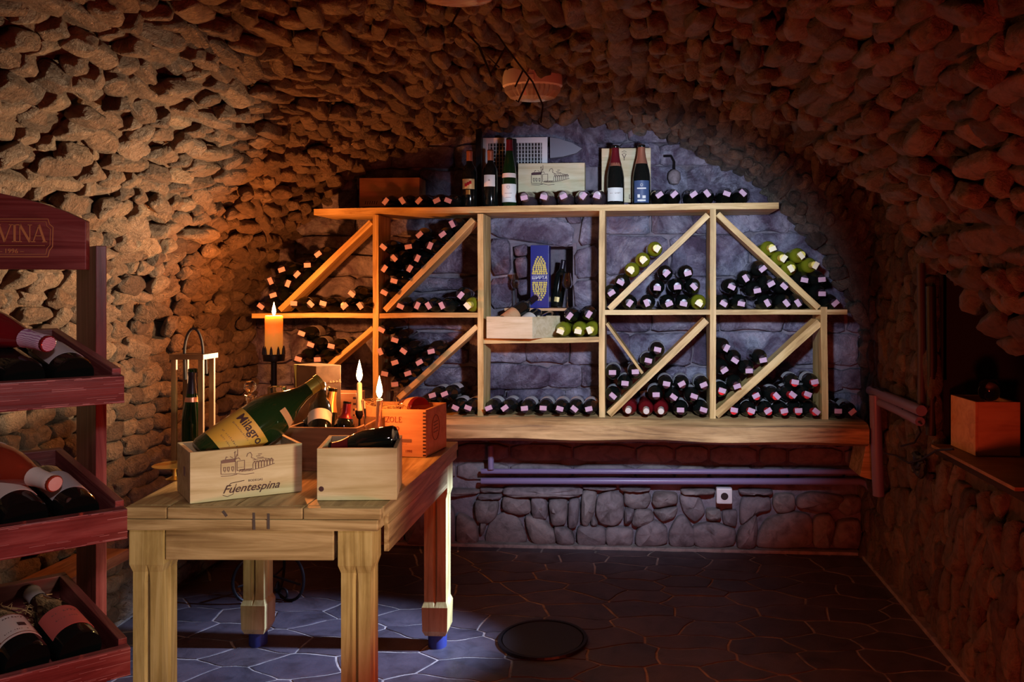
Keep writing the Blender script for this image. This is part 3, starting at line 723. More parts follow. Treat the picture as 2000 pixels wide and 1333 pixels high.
def bottle(label, shape='bordeaux', glass='glass_dark', cap='cap_black', lab=None, band=None, tagged=None, M=None, group=None, name='wine_bottle', seg=20, cap0=None, capz=None):
    """lab=(z0,z1,mat,halfangle) ; label faces local -Y"""
    t = thing(name, label, 'bottle', M, group); end = PROF[shape][-1][1]
    link('glass_body', cm(('b', shape, glass, seg), lambda: MB().lathe(PROF[shape], seg).mesh('glass_body', glass, True)), t)
    cz = capz or end - .055
    link('capsule', cm(('c', shape, cap, cz), lambda: sleeve(shape, cz, end, .0012, 16, n=6, top=True).mesh('capsule', cap, True)), t)
    if lab:
        z0, z1, mat, ha = lab; a0 = -pi / 2 - ha
        link('paper_label', cm(('l', shape, lab), lambda: sleeve(shape, z0, z1, .0008, 18, a0, a0 + 2 * ha, 1).mesh('paper_label', mat, True)), t)
    if band:
        z0, z1, mat, ha = band; a0 = -pi / 2 - ha
        link('neck_label', cm(('n', shape, band), lambda: sleeve(shape, z0, z1, .0010, 16, a0, a0 + 2 * ha, 3).mesh('neck_label', mat, True)), t)
    if tagged:
        def tg():
            m = MB(); m.hexa((-.017, -.019, end + .0012), (.034, 0, 0), (0, .022, 0), (0, 0, .0012)); return m.mesh('price_tag', tagged)
        link('price_tag', cm(('t', end, tagged), tg), t)
    return t
KIND = {  # code: (look words, kwargs)
 'd': ('dark bottle with white tag', dict(tagged='tag')),
 'e': ('dark bottle with cream label', dict(tagged='tag', lab=(.075, .150, 'paper_grey', 1.5))),
 'b': ('dark burgundy-shaped bottle with tag', dict(shape='burgundy', tagged='tag')),
 'r': ('dark bottle with red capsule', dict(cap='cap_red', tagged='tag', lab=(.10, .160, 'paper_grey', 1.4))),
 'w': ('red wine bottle with white capsule', dict(glass='glass_redwine', cap='cap_white')),
 'y': ('yellow-green bottle with white tag', dict(glass='glass_olive', cap='cap_yellow', tagged='tag_yellow')),
 'c': ('dark bottle with silver foil top', dict(shape='champagne', glass='glass_grey', cap='cap_silver', tagged='tag')),
}
BAYS = [
 ('above far upper left brace', 618, 'd', '618,498 598,519 547,528 577,538 528,552 556,557 530,578 511,590'),
 ('under far upper left brace', 617, 'd', '570,597:e 601,597:e 634,597:e 665,598 689,576 707,599'),
 ('above second upper brace', 617, 'd', '750,484 770,506 792,483 815,460 814,507 835,483 859,459 881,440 748,527 792,527 772,550 749,573'),
 ('under second upper brace', 617, 'd', '780,599 809,598 838,597 868,597 892,579 913,598:y'),
 ('lower far left bay', 815, 'd', '584,659:e 601,681:e 645,684:e 583,703 620,704'),
 ('above second lower brace', 815, 'd', '745,646 769,666 748,690 794,688 842,688 770,710 818,710 747,732 795,731 771,752'),
 ('on beam, second bay', 815, 'e', '846,780 829,803 872,778 887,804 916,803'),
 ('on beam, centre bay', 815, 'e', '957,806 988,806 1026,806 1059,806 1091,806 1120,805 1150,805'),
 ('in centre bay', 664, 'd', '1097,645:y 1128,645:y 1154,645:y 1115,620 1145,617'),
 ('above third upper brace', 611, 'd', '1277,488:y 1256,510:y 1235,530:y 1216,553 1194,574'),
 ('under third upper brace', 611, 'd', '1230,592 1265,592 1304,591 1338,591 1369,591:y 1285,564 1322,562 1354,562 1302,536 1341,535'),
 ('under upper right brace', 611, 'd', '1415,590 1449,590 1433,562 1462,546 1486,527 1476,569 1503,556 1532,561 1502,591 1534,590 1563,590'),
 ('above upper right brace', 611, 'd', '1508,487:y 1530,507:y 1566,501:y 1553,527:y 1589,521:y 1575,548 1606,547 1606,575 1633,592'),
 ('above third lower brace', 815, 'e', '1195,736 1240,734 1265,712 1286,691 1219,757 1196,781'),
 ('under third lower brace', 815, 'e', '1231,806:w 1262,804:w 1294,805:w 1280,779 1301,758 1334,758 1373,760 1317,783 1353,782 1335,806 1371,806'),
 ('above lower right brace', 815, 'd', '1413,683 1439,706 1490,705 1413,726 1464,726 1439,757 1413,771:r'),
 ('under lower right brace', 815, 'r', '1437,804 1468,804 1502,806 1531,806 1563,804 1593,803 1483,781 1516,781 1546,779 1577,778 1558,755 1594,754'),
 ('on beam, far right', 815, 'e', '1637,800 1672,800'),
 ('left part of top shelf', 405, 'd', '753,392 786,392 817,392 849,393 877,394'),
 ('middle of top shelf', 405, 'c', '1022,387 1061,387 1098,387 1132,386 1163,385'),
 ('right part of top shelf', 405, 'b', '1288,382 1318,382 1355,381 1387,381 1423,380 1457,379'),
]
ORD = ['first', 'second', 'third', 'fourth', 'fifth', 'sixth', 'seventh', 'eighth', 'ninth', 'tenth', 'eleventh', 'twelfth']
protos = {}
RB = random.Random(3); YT = 3.79
def shelfz(bay, x):
    if bay == 815: return BEAMTOP
    line = {617: (492, 617, 934, 616), 618: (492, 617, 934, 616), 611: (1181, 611, 1655, 610), 664: (941, 667, 1171, 664), 405: (613, 414, 1521, 401)}[bay]
    h = {405: 6, 664: 5}.get(bay, 4.75)
    y = line[1] + (line[3] - line[1]) * (x - line[0]) / (line[2] - line[0]) - h
    return CAMH + (PPY - y) * S_
for bay, sh, dk, lst in BAYS:
    items = []
    for tok in lst.split():
        kd = dk
        if ':' in tok: tok, kd = tok.split(':')
        x, y = [float(c) for c in tok.split(',')]; items.append([x, y - 4, kd])
    items.sort(key=lambda i: -i[1]); rows = []
    for it in items:                      # group into rows from the bottom
        if rows and abs(rows[-1][0][1] - it[1]) < 9: rows[-1].append(it)
        else: rows.append([it])
    for ri, row in enumerate(rows):
        row.sort(key=lambda i: i[0])
        for ci, (x, y, kd) in enumerate(row):
            look, kw = KIND[kd]
            p = P(x, y, YT); r = {'burgundy': .0415, 'champagne': .0445}.get(kw.get('shape'), .0385)
            sz = shelfz(sh, x)
            if ri == 0 and abs(p.z - sz - r) < .035: p.z = sz + r
            if len(rows) > 1: rowt = 'bottom row' if ri == 0 else f'{ORD[ri]} row up'
            else: rowt = ''
            pos = (f'{ORD[ci]} from left' + (' in ' if ri == 0 else ', ') + rowt if len(row) > 1 else rowt) if rowt else f'{ORD[ci]} from left'
            lab = f'{look}, {pos}, {bay}'
            if kd not in protos:
                o = bottle(lab, **kw); protos[kd] = o
            else:
                o = dup(protos[kd]); o['label'] = lab
            o['group'] = 'wine bottles lying ' + ('on the top shelf' if sh == 405 else 'in the rack')
            length = .30
            spin = RB.gauss(0, .5) if kd in 'er' else RB.uniform(-1.2, 1.2)
            if kd == 'w': spin = 0
            o.matrix_basis = Matrix.Translation((p.x, YT + length + RB.uniform(0, .02), p.z)) @ Matrix.Rotation(RB.gauss(0, .02), 4, 'Z') @ Matrix.Rotation(pi / 2, 4, 'X') @ Matrix.Rotation(spin + (pi if kd in 'er' else 0), 4, 'Z')
# ------------------------------------------------------------------ things standing on the top shelf
TS = lambda px: shelfz(405, px)
def stand(px, Y, label, rot=0, **kw):
    q = P(px, 400, Y); return bottle(label, M=Matrix.Translation((q.x, Y, TS(px))) @ Matrix.Rotation(rot, 4, 'Z'), group=None, seg=28, **kw)
o = stand(917, 3.95, 'upright dark bottle with orange and gold label at left of the top shelf', glass='glass_dark', cap='cap_rosegold', lab=(.10, .150, 'paper_gold', .9), band=(.072, .095, 'cap_gold', .28))
m = MB(); [m.hexa((-.016 + i * .011, -.0392, .112 + i * .006), (.012, 0, 0), (0, -.0006, 0), (0, 0, .016)) for i in range(3)]; m.build('label_print', 'cap_red', o, M=Matrix())
o = stand(958, 3.95, 'upright dark bottle with plain pale square label letter A', cap='cap_rosegold', lab=(.110, .168, 'paper_white', .8))
text('A', .014, frame(wm(o).translation + V((0, -.0395, .14)), (1, 0, 0), z=(0, -1, 0)), 'ink', o)
o = stand(995, 3.93, 'tall upright green bottle with white label and burgundy neck', shape='flute', glass='glass_green', cap='cap_bordeaux', capz=.285, lab=(.028, .118, 'paper_white', 1.25), band=(.150, .172, 'paper', 1.2))
m = MB(); m.tube([(.0, -.0375, .092), (-.008, -.0375, .102), (-.004, -.0375, .110), (.0, -.0375, .104), (.004, -.0375, .110), (.008, -.0375, .102)], .0008, 5, closed=True)
stroke_y = lambda m, x0, z0, x1, z1, w_, y: m.hexa((x0, y, z0), (x1 - x0, 0, z1 - z0), (0, -.0006, 0), (0, 0, w_))
stroke_y(m, -.018, .07, .018, .07, .0015, -.0372); stroke_y(m, -.014, .05, .014, .05, .0015, -.0372); m.build('label_print', 'ink', o, M=Matrix())
o = stand(1202, 3.94, 'upright champagne bottle with burgundy foil and white label, third from right of shelf stand'.replace(', third from right of shelf stand', ' before the pale box'), shape='champagne', glass='glass_dark', cap='cap_bordeaux', capz=.205, lab=(.022, .088, 'paper_white', 1.0), band=(.196, .212, 'cap_rosegold', .9))
text('~8', .012, frame(wm(o).translation + V((0, -.0450, .06)), (1, 0, 0), z=(0, -1, 0)), 'ink_soft', o)
o = stand(1253, 3.94, 'upright champagne bottle with copper foil and navy blue label', shape='champagne', glass='glass_dark', cap='cap_rosegold', capz=.205, lab=(.012, .120, 'paper_navy', .95))
m = MB(); stroke_y(m, -.022, .078, .022, .078, .006, -.0447); stroke_y(m, -.020, .018, .020, .018, .008, -.0447); m.tube([(0.006 * cos(g), -.0452, .098 + .006 * sin(g)) for g in [k * pi / 4 for k in range(8)]], .001, 5, closed=True)
m.hexa((-.020, -.0447, .035), (.012, 0, 0), (0, -.0006, 0), (0, 0, .016)); m.hexa((.004, -.0447, .032), (.016, 0, 0), (0, -.0006, 0), (0, 0, .014)); m.build('label_print', 'paper_white', o, M=Matrix())
def panelbox(name, label, cat, pts, Y, depth, mat, lean=0.0):
    (x0, y0), (x1, y1) = pts; a = P(x0, y1, Y); b = P(x1, y0, Y); t = thing(name, label, cat, (a.x, Y, a.z)); w_, h = b.x - a.x, b.z - a.z
    th = .010
    m = MB(); m.hexa((0, 0, 0), (w_, 0, 0), (0, th, lean), (0, lean, h)); m.build('front_panel', mat, t, bevel=.0012, M=Matrix())
    m = MB(); m.hexa((0, th + .001, 0), (th, 0, 0), (0, depth, 0), (0, lean, h)); m.build('side_panel', mat, t, M=Matrix())
    m = MB(); m.hexa((w_ - th, th + .001, 0), (th, 0, 0), (0, depth, 0), (0, lean, h)); m.build('side_panel', mat, t, M=Matrix())
    m = MB(); m.hexa((th + .001, th + .002, h - th), (w_ - 2 * th - .002, 0, 0), (0, depth - .003, 0), (0, lean, th)); m.build('top_panel', mat, t, M=Matrix())
    return t, w_, h
b1, w1, h1 = panelbox('wooden_box', 'dark reddish wooden box at the left end of the top shelf', 'box', ((702, 347), (819, 404)), 4.03, .11, 'crate2')
m = MB(); [stroke(m, .03 + i * .012, .012, .03 + i * .012 + .004, .028, .003) for i in range(6)]; m.build('lettering', 'ink', b1, M=frame((0, -.0005, 0), (1, 0, 0), z=(0, -1, 0)))
def sketch(m, s):      # estate house, trees and cellar arches as pen strokes, about 1 x .42 units
    L = lambda *a: [stroke(m, p[0] * s, p[1] * s, q[0] * s, q[1] * s, .012 * s) for p, q in zip(a, a[1:])]
    for i in range(5): L((0, .24 + i * .012), (.27, .25 + i * .012))
    L((0, .23), (0, .02), (.3, 0)); L((.03, .30), (.25, .31), (.27, .24)); L((.27, .25), (.27, .02))
    for x in (.05, .12, .2): L((x, .15), (x + .035, .15), (x + .035, .08), (x, .08), (x, .15)); L((x + .01, .06), (x + .03, .06))
    L((.26, .46), (.26, .25)); L((.30, .40), (.27, .30), (.33, .32), (.36, .28)); L((.24, .43), (.28, .45)); L((.31, .5), (.31, .36))
    L((.30, .25), (.44, .26), (.44, .08), (.30, .06), (.30, .25)); [L((.32 + i * .03, .12), (.33 + i * .03, .12)) for i in range(4)]
    L((.48, .33), (.5, .39), (.55, .41), (.58, .36), (.57, .30), (.62, .28), (.66, .25)); L((.08, .31), (.1, .36), (.13, .35)); L((.17, .36), (.22, .33))
    for i in range(7):
        x = .60 + i * .055; h = .16 - i * .006; y = .06 + i * .012
        L((x, y), (x, y + h * .6), (x + .012, y + h * .85), (x + .028, y + h), (x + .042, y + h * .85), (x + .05, y + h * .6), (x + .05, y))
    L((.60, .25), (.8, .27), (1.0, .22)); L((.62, .22), (1.0, .20)); L((.6, .05), (.8, .08), (1.02, .14))
    for i in range(8): L((.34 + i * .03, .03 + .02 * (i % 2)), (.36 + i * .03, .08), (.38 + i * .03, .03)); 
    L((.3, 0), (.45, -.03), (.62, -.02)); L((0, -.02), (.2, -.03), (.3, -.01)); L((.66, .32), (.74, .33)); L((.68, .29), (.8, .29)); L((.7, .36), (.77, .36))
b2, w2, h2 = panelbox('wooden_box', 'wide pale wooden box printed with an estate drawing, centre of top shelf', 'box', ((1012, 318), (1142, 397)), 4.06, .07, 'crate')
m = MB(); sketch(m, w2 * .56); m.build('estate_drawing', 'ink', b2, M=frame((w2 * .20, -.0008, h2 * .48), (1, 0, 0), z=(0, -1, 0)))
b3, w3, h3 = panelbox('wooden_box', 'tall pale wooden box behind the two champagne bottles', 'box', ((1175, 289), (1271, 396)), 4.05, .08, 'crate')
m = MB(); [stroke(m, *s) for s in ((.0, .02, .01, .0, .003), (.01, 0, .02, .02, .003), (.004, .024, .016, .024, .002), (.01, 0, .01, -.012, .003), (-.002, .03, .01, .036, .002), (.01, .036, .022, .03, .002))]
m.build('vine_mark', 'ink', b3, M=frame((w3 * .42, -.0008, h3 * .82), (1, 0, 0), z=(0, -1, 0)))
text('LI', .034, wm(b3) @ frame((w3 * .60, -.001, h3 * .10), (1, 0, 0), z=(0, -1, 0)), 'ink', b3)
# ventilation grille with its white frame, slate slab, dark upright slats
g0, g1 = P(943, 345, 4.13), P(1069, 268, 4.13); W_, H_ = g1.x - g0.x, g1.z - g0.z
gr = thing('ventilation_grille', 'white framed ventilation grille of small slots on the back wall', 'grille', g0)
m = MB(); fw = .028
m.hexa((0, 0, 0), (fw, 0, 0), (0, .02, 0), (0, 0, H_)); m.hexa((W_ - fw, 0, 0), (fw, 0, 0), (0, .02, 0), (0, 0, H_)); m.hexa((fw, 0, H_ - fw), (W_ - 2 * fw, 0, 0), (0, .02, 0), (0, 0, fw)); m.hexa((fw, 0, 0), (W_ - 2 * fw, 0, 0), (0, .02, 0), (0, 0, .008)); m.build('grille_frame', 'white', gr, M=Matrix())
m = MB(); m.hexa((fw, .016, .008), (W_ - 2 * fw, 0, 0), (0, .003, 0), (0, 0, H_ - fw - .008)); m.build('backing', 'void', gr, M=Matrix())
nv = 17
for i in range(nv):
    m = MB(); m.hexa((fw + (W_ - 2 * fw) * (i + .3) / nv, .006, .008), (.006, 0, 0), (0, .008, 0), (0, 0, H_ - fw - .008)); m.build('slat', 'paper_grey', gr, M=Matrix())
m = MB(); [m.hexa((fw, .004, .008 + (H_ - fw) * (i + .6) / 9), (W_ - 2 * fw, 0, 0), (0, .003, 0), (0, 0, .003)) for i in range(8)]; m.build('cross_wires', 'paper_grey', gr, M=Matrix())
qs = [P(x, y, 4.12) for x, y in ((1074, 309), (1074, 268), (1090, 270), (1118, 279), (1137, 290), (1126, 299), (1100, 306))]
m = MB(); m.prism([(p.x, p.z) for p in qs], lambda u, v, w_: V((u, 4.12 + w_, v)), .03); tag(m.build('slate_slab', 'slate', bevel=.002), 'smooth grey slate slab set in the wall right of the grille', 'slab')
for (x0, x1, y0, y1, lab) in ((929, 940, 252, 402, 'dark upright wooden batten at left edge of the grille'), (999, 1008, 271, 402, 'dark upright wooden batten crossing in front of the grille')):
    a, b = P(x0, y1, 4.08), P(x1, y0, 4.08); m = MB(); m.hexa(a, (b.x - a.x, 0, 0), (0, .025, 0), (0, 0, b.z - a.z)); tag(m.build('batten', 'iron', bevel=.002), lab, 'slat')
q = P(1317, 345, 4.10); m = MB(); m.tube([q + V((0, 0, .03)), q + V((0, 0, .075)), q + V((-.015, .0, .105)), q + V((-.05, .03, .11))], .006, 6)
t = thing('hanging_knob', 'round stone knob hanging from a dark hook, back wall right of champagne', 'knob', q)
m.build('hook', 'iron', t, True); m = MB(); m.lathe([(.001, -.045), (.022, -.038), (.034, -.01), (.030, .02), (.014, .034), (.001, .036)], 12, Matrix.Translation(q)); m.build('knob', 'low_stone', t, True)

# ------------------------------------------------------------------ centre bay
yl = 4.05; a, b = P(985, 605, yl), P(1131, 605, yl); m = MB(); m.hexa((a.x, yl, a.z - .007), (b.x - a.x, 0, 0), (0, .30, 0), (0, 0, .014)); lsh = m.build('small_shelf', 'crate2', bevel=.002)
tag(lsh, 'small orange wooden shelf across the wall niche in the centre bay', 'shelf'); LZ = a.z + .007
a, b = P(1036, 602, 4.08), P(1072, 478, 4.08); W_, H_ = b.x - a.x, b.z - LZ - .004
bb = thing('gift_box', 'tall deep blue gift box with yellow grape print in the wall niche', 'box', (a.x, 4.08, LZ + .001))
m = MB(); m.hexa((0, 0, 0), (W_, 0, 0), (0, .09, 0), (0, 0, H_)); m.build('carton', 'blue', bb, bevel=.002, M=Matrix())
RG = random.Random(4)
def grapes(cz, up):
    m = MB()
    for i in range(9):
        k = i / 8; hw = W_ * .36 * sqrt(max(.05, 1 - k ** 1.6)); z = cz + (k * H_ * .26 if up else -k * H_ * .27); n = max(1, int(hw * 2 / .011) + 1)
        for j in range(n):
            x = W_ / 2 + (0 if n == 1 else -hw + 2 * hw * j / (n - 1)) + RG.uniform(-.002, .002)
            m.lathe([(.0001, .0035), (.0045, .002), (.0058, 0)], 7, Matrix.Translation((x, -.0005, z)) @ Matrix.Rotation(pi / 2, 4, 'X'), cap=False)
    return m
grapes(H_ * .55, True).build('grape_print', 'grape', bb, True, M=Matrix()); grapes(H_ * .40, False).build('grape_print', 'grape', bb, True, M=Matrix())
m = MB(); zc_ = H_ * .475; hh = H_ * .048
for z in (zc_ - hh, zc_ + hh): m.hexa((W_ * .12, -.001, z), (W_ * .76, 0, 0), (0, .0012, 0), (0, 0, .002))
m.hexa((W_ * .88, -.001, zc_ - hh), (.002, 0, 0), (0, .0012, 0), (0, 0, 2 * hh)); m.build('name_frame', 'paper_grey', bb, M=Matrix())
text('ШИРТА', .022, wm(bb) @ frame((W_ * .5, -.0012, zc_ + .001), (1, 0, 0), z=(0, -1, 0)), 'paper_white', bb, bold=.0003)
def glass_lathe(prof, M, name, label, extra=None):
    t = thing(name, label, 'glass', M); m = MB(); m.lathe(prof[0], 24, cap=False); m.build('bowl', 'glass', t, True, M=Matrix())
    m = MB(); m.lathe(prof[1], 16, cap=False); m.build('stem', 'glass', t, True, M=Matrix()); return t
sn = [[(.004, .098), (.018, .102), (.026, .118), (.027, .132), (.022, .155), (.018, .180), (.0168, .180), (.0205, .155), (.0255, .132), (.0245, .119), (.017, .104), (.0001, .1005)],
      [(.0001, 0), (.030, .0), (.030, .0015), (.008, .004), (.0035, .012), (.003, .06), (.004, .098), (.0001, .0985)]]
for px, lab in ((1008, 'tulip-shaped stemmed glass left of the blue gift box'), (1108, 'tulip-shaped stemmed glass right of the blue gift box')):
    q = P(px, 600, 4.10); glass_lathe(sn, Matrix.Translation((q.x, 4.10, LZ + .001)), 'stemmed_glass', lab)
q = P(1088, 600, 4.22); bottle('dark bottle leaning in the niche behind the right stemmed glass', M=Matrix.Translation((q.x - .01, 4.28, LZ + .006)) @ Matrix.Rotation(.16, 4, 'Y') @ Matrix.Diagonal((.9, .9, .85, 1)), lab=(.03, .06, 'paper_gold', .4))
# open box on the centre shelf
def openbox(name, label, A, B, C, h, mat, th=.010, mats=None, group=None):
    """A near-left ground corner, B along the front, C along the left side"""
    A, B, C = V(A), V(B), V(C); t = thing(name, label, 'box', Matrix.Translation(A), group); e1 = B - A; e2 = C - A; z = V((0, 0, h)); w_ = e1.length; d = e2.length
    u = e1.normalized(); s = e2.normalized(); M_ = frame((0, 0, 0), u, z=(0, 0, 1)); ml = mats or {}
    Ri = M_.to_3x3().inverted()
    def pan(nm, o_, a, b_, c):
        m = MB(); m.hexa(Ri @ o_, Ri @ a, Ri @ b_, Ri @ c); m.build(nm, ml.get(nm, mat), t, bevel=.0012, M=M_)
    g = .0006
    pan('front_panel', V((0, 0, 0)), e1, s * th, z); pan('back_panel', e2 - s * th, e1, s * th, z)
    pan('side_panel', s * (th + g), u * th, e2 - s * (2 * th + 2 * g), z * .995); pan('side_panel', e1 - u * th + s * (th + g), u * th, e2 - s * (2 * th + 2 * g), z * .995)
    pan('bottom_panel', u * (th + g) + s * (th + g), e1 - u * (2 * th + 2 * g), e2 - s * (2 * th + 2 * g), V((0, 0, .008)))
    return t, Matrix.Translation(A) @ M_, w_, d
sz_ = shelfz(664, 1000)
A = P(950, 664, 3.80); A.z = sz_ + .0005; B = V((P(1040, 664, 3.78).x, 3.775, A.z)); C = A + V((.05, .22, 0)); C = V((A.x + .115, 3.985, A.z))
t, Mb, w_, d = openbox('wooden_box', 'small pale open wooden box of bottles on the centre bay shelf', A, B, C, .105, 'crate')
cz_ = A.z
def pose(p0, p1, face=None):   # bottle base at p0, mouth toward p1, label toward the camera
    z = (p1 - p0).normalized(); f = (V((0, 0, CAMH)) if face is None else V(face)) - p0; f = (f - z * f.dot(z)).normalized(); y = -f; x = y.cross(z)
    return Matrix(((x.x, y.x, z.x, p0.x), (x.y, y.y, z.y, p0.y), (x.z, y.z, z.z, p0.z), (0, 0, 0, 1)))
bottle('dark bottle with orange label leaning left in the centre bay box', lab=(.05, .13, 'crate2', 1.5), tagged='tag', M=pose(P(972, 640, 3.85), P(1036, 590, 4.02)))
bottle('dark bottle with cream label in the middle of the centre bay box', lab=(.05, .13, 'paper', 1.5), tagged='tag', M=pose(P(1012, 642, 3.85), P(1058, 608, 4.08)))
bottle('plain dark bottle at the right side of the centre bay box', M=pose(P(1050, 634, 3.90), P(1083, 614, 4.10)) @ Matrix.Diagonal((.8, .8, .85, 1)))

# ------------------------------------------------------------------ pipes, socket, cables, recess
def pipe(name, pts, r, label, mat='pipe', cat='pipe', seg=10):
    m = MB(); m.tube(pts, r, seg); return tag(m.build(name, mat, None, True), label, cat)
pa, pb = P(940, 921, 4.12), P(1676, 922, 4.12); pc = P(1716, 955, 4.06)
pipe('wall_pipe', [pa, pb, pb + V((.03, 0, -.012)), pc], .014, 'upper of two thin purple-grey pipes running along the wall below the beam')
pa, pb = P(940, 940, 4.12), P(1680, 941, 4.12); pc = P(1716, 972, 4.04)
pipe('wall_pipe', [pa, pb, pb + V((.03, 0, -.012)), pc], .017, 'lower of two purple-grey pipes running along the wall below the beam')
pipe('wall_pipe', [P(958, 872, 4.12), P(959, 918, 4.10)], .016, 'short upright pipe end below the left end of the beam')
pipe('wall_pipe', [P(1709, 772, 3.76), P(1712, 870, 3.76), P(1716, 968, 3.78)], .027, 'thick upright pipe beside the right end of the timber beam')
xq = XR - .07
pipe('wall_pipe', [PX(1700, 763, xq), PX(1752, 783, xq), PX(1800, 803, xq)], .022, 'upper of two sloping pipes strapped to the right wall')
pipe('wall_pipe', [PX(1706, 781, xq), PX(1752, 801, xq), PX(1797, 824, xq)], .019, 'lower of two sloping pipes strapped to the right wall')
pipe('wall_pipe', [PX(1799, 515, XR - .04), PX(1801, 660, XR - .04), PX(1800, 806, XR - .05)], .017, 'upright pipe at the far edge of the dark recess', 'pipe_dark')
pipe('wall_pipe', [PX(1818, 560, XR - .02), PX(1820, 700, XR - .02), PX(1818, 850, XR - .02)], .02, 'black upright pipe just inside the dark recess', 'black')
for i, (pts, lab) in enumerate((([(1700, 775), (1703, 758), (1712, 757), (1755, 785), (1752, 800), (1770, 810), (1800, 828)], 'thin black cable looped over the sloping pipes'),
        ([(1752, 776), (1757, 786), (1766, 806), (1790, 820), (1798, 845), (1786, 865), (1760, 872)], 'thin black cable curling down below the sloping pipes'),
        ([(1728, 886), (1750, 890), (1775, 905), (1800, 898), (1830, 880), (1862, 878)], 'black cable running to the dark bundle on the right wall'))):
    pts = [PX(x, y, XR - .075) for x, y in pts]; pipe('cable', pts, .0042, lab, 'black', 'cable', 6)
q = PX(1795, 908, XR - .055); m = MB()
for i in range(5): m.tube([q + V((RB.uniform(-.01, .01), .05 * cos(g + i), .032 * sin(g) + RB.uniform(-.01, .01))) for g in [k * pi / 6 for k in range(12)]], .011, 6, closed=True)
tag(m.build('cable_bundle', 'black', None, True), 'black bundle of coiled cable hanging on the right wall', 'cable')
q = P(1415, 970, 4.09); sk = thing('wall_socket', 'white electrical socket on the lower back wall stones', 'socket', q)
m = MB(); m.hexa((-.040, 0, -.040), (.08, 0, 0), (0, .04, 0), (0, 0, .08)); m.build('socket_box', 'white', sk, bevel=.008, M=Matrix())
m = MB(); m.lathe([(.019, 0), (.024, .0), (.024, .003), (.019, .003)], 18, Matrix.Rotation(pi / 2, 4, 'X'), cap=False); m.build('socket_ring', 'white', sk, M=Matrix.Translation((0, -.001, 0)))
m = MB(); m.lathe([(.0001, 0), (.019, 0), (.019, .001), (.0001, .001)], 18, Matrix.Rotation(pi / 2, 4, 'X')); m.build('socket_hole', 'black', sk, M=Matrix.Translation((0, -.001, 0)))
# sill and box in the right recess
a, b = PX(1846, 872, XR - .03), PX(1985, 944, XR - .03)
m = MB(); m.hexa((XR - .035, b.y, NZ0 + .002), (.30, 0, 0), (0, 3.20 - b.y, 0), (0, 0, .012)); sill = m.build('wooden_sill', 'carrier', bevel=.002); tag(sill, 'thin dark wooden sill board under the box in the right recess', 'sill')
C0 = PZ(1905, 891, NZ0 + .016); C1 = PZ(1857, 870, NZ0 + .016); e = (C1 - C0); e.z = 0
nb = thing('wooden_box', 'tall orange-lit wooden box standing in the dark right recess', 'box', C0); hbx = .195; f = V((-e.y, e.x, 0)).normalized()
if f.x < 0: f = -f
dpt = f * .15
m = MB(); m.hexa((0, 0, 0), e, f * .01, (0, 0, hbx)); m.build('front_panel', 'crate2', nb, bevel=.001, M=Matrix())
m = MB(); m.hexa(f * .0105, e.normalized() * .01, dpt, (0, 0, hbx)); m.build('side_panel', 'crate2', nb, bevel=.001, M=Matrix())
m = MB(); m.hexa(e - e.normalized() * .01 + f * .0105, e.normalized() * .01, dpt, (0, 0, hbx)); m.build('side_panel', 'crate2', nb, bevel=.001, M=Matrix())
m = MB(); m.hexa(e.normalized() * .011 + f * .148, e - e.normalized() * .022, f * .01, (0, 0, hbx)); m.build('back_panel', 'crate2', nb, bevel=.001, M=Matrix())
bottle('dark bottle lying in shadow on top of the recess box', M=Matrix.Translation(C0 + V((.04, -.02, hbx + .040))) @ Matrix.Rotation(-.4, 4, 'Z') @ Matrix.Rotation(radians(-90), 4, 'X'))

# ------------------------------------------------------------------ ceiling lamps and wires
def bulkhead(px, py, Y, label):
    q = P(px, py, Y); q.z = vaultS(ARC * .5, Y).z; tt = min(range(400), key=lambda i: abs(prof(ARC * i / 400).x - q.x)); q.z = prof(ARC * tt / 400).y - .034
    t = thing('ceiling_lamp', label, 'lamp', q); S = Matrix.Diagonal((1, .62, 1, 1))
    m = MB(); m.lathe([(.115, .02), (.122, -.005), (.122, -.040), (.112, -.046)], 32, S); m.build('housing', 'white', t, True, M=Matrix())
    m = MB(); n = 64; pr = [(.108, -.046), (.104, -.065), (.085, -.088), (.05, -.097), (.0001, -.099)]; vs = []; fs = []
    for r, z in pr:
        for k in range(n):
            rr = r * (1 + (.07 if k % 2 else 0)); g = 2 * pi * k / n; vs.append(S @ V((rr * cos(g), rr * sin(g), z)))
    for i in range(len(pr) - 1):
        for k in range(n): fs.append((i * n + k, i * n + (k + 1) % n, (i + 1) * n + (k + 1) % n, (i + 1) * n + k))
    m.add(vs, fs); m.build('ribbed_glass', 'lampglass', t, M=Matrix())
    m = MB(); m.lathe([(.0001, -.046), (.013, -.05), (.016, -.07), (.001, -.078)], 12, S); m.build('bulb', 'white', t, True, M=Matrix())
    m = MB(); m.hexa((-.016, -.080, -.036), (.032, 0, 0), (0, .01, 0), (0, 0, .026)); m.build('clip', 'white', t, bevel=.003, M=Matrix())
    return t
MAT['lampglass'] = simple('ribbed_lamp_glass', (.62, .56, .52), .10, trans=.6, spec=.8)
bulkhead(1040, 150, 3.20, 'oval bulkhead lamp with ribbed glass on the crown of the vault'); bulkhead(896, -40, 2.11, 'second bulkhead lamp cut off by the top edge of the photograph')
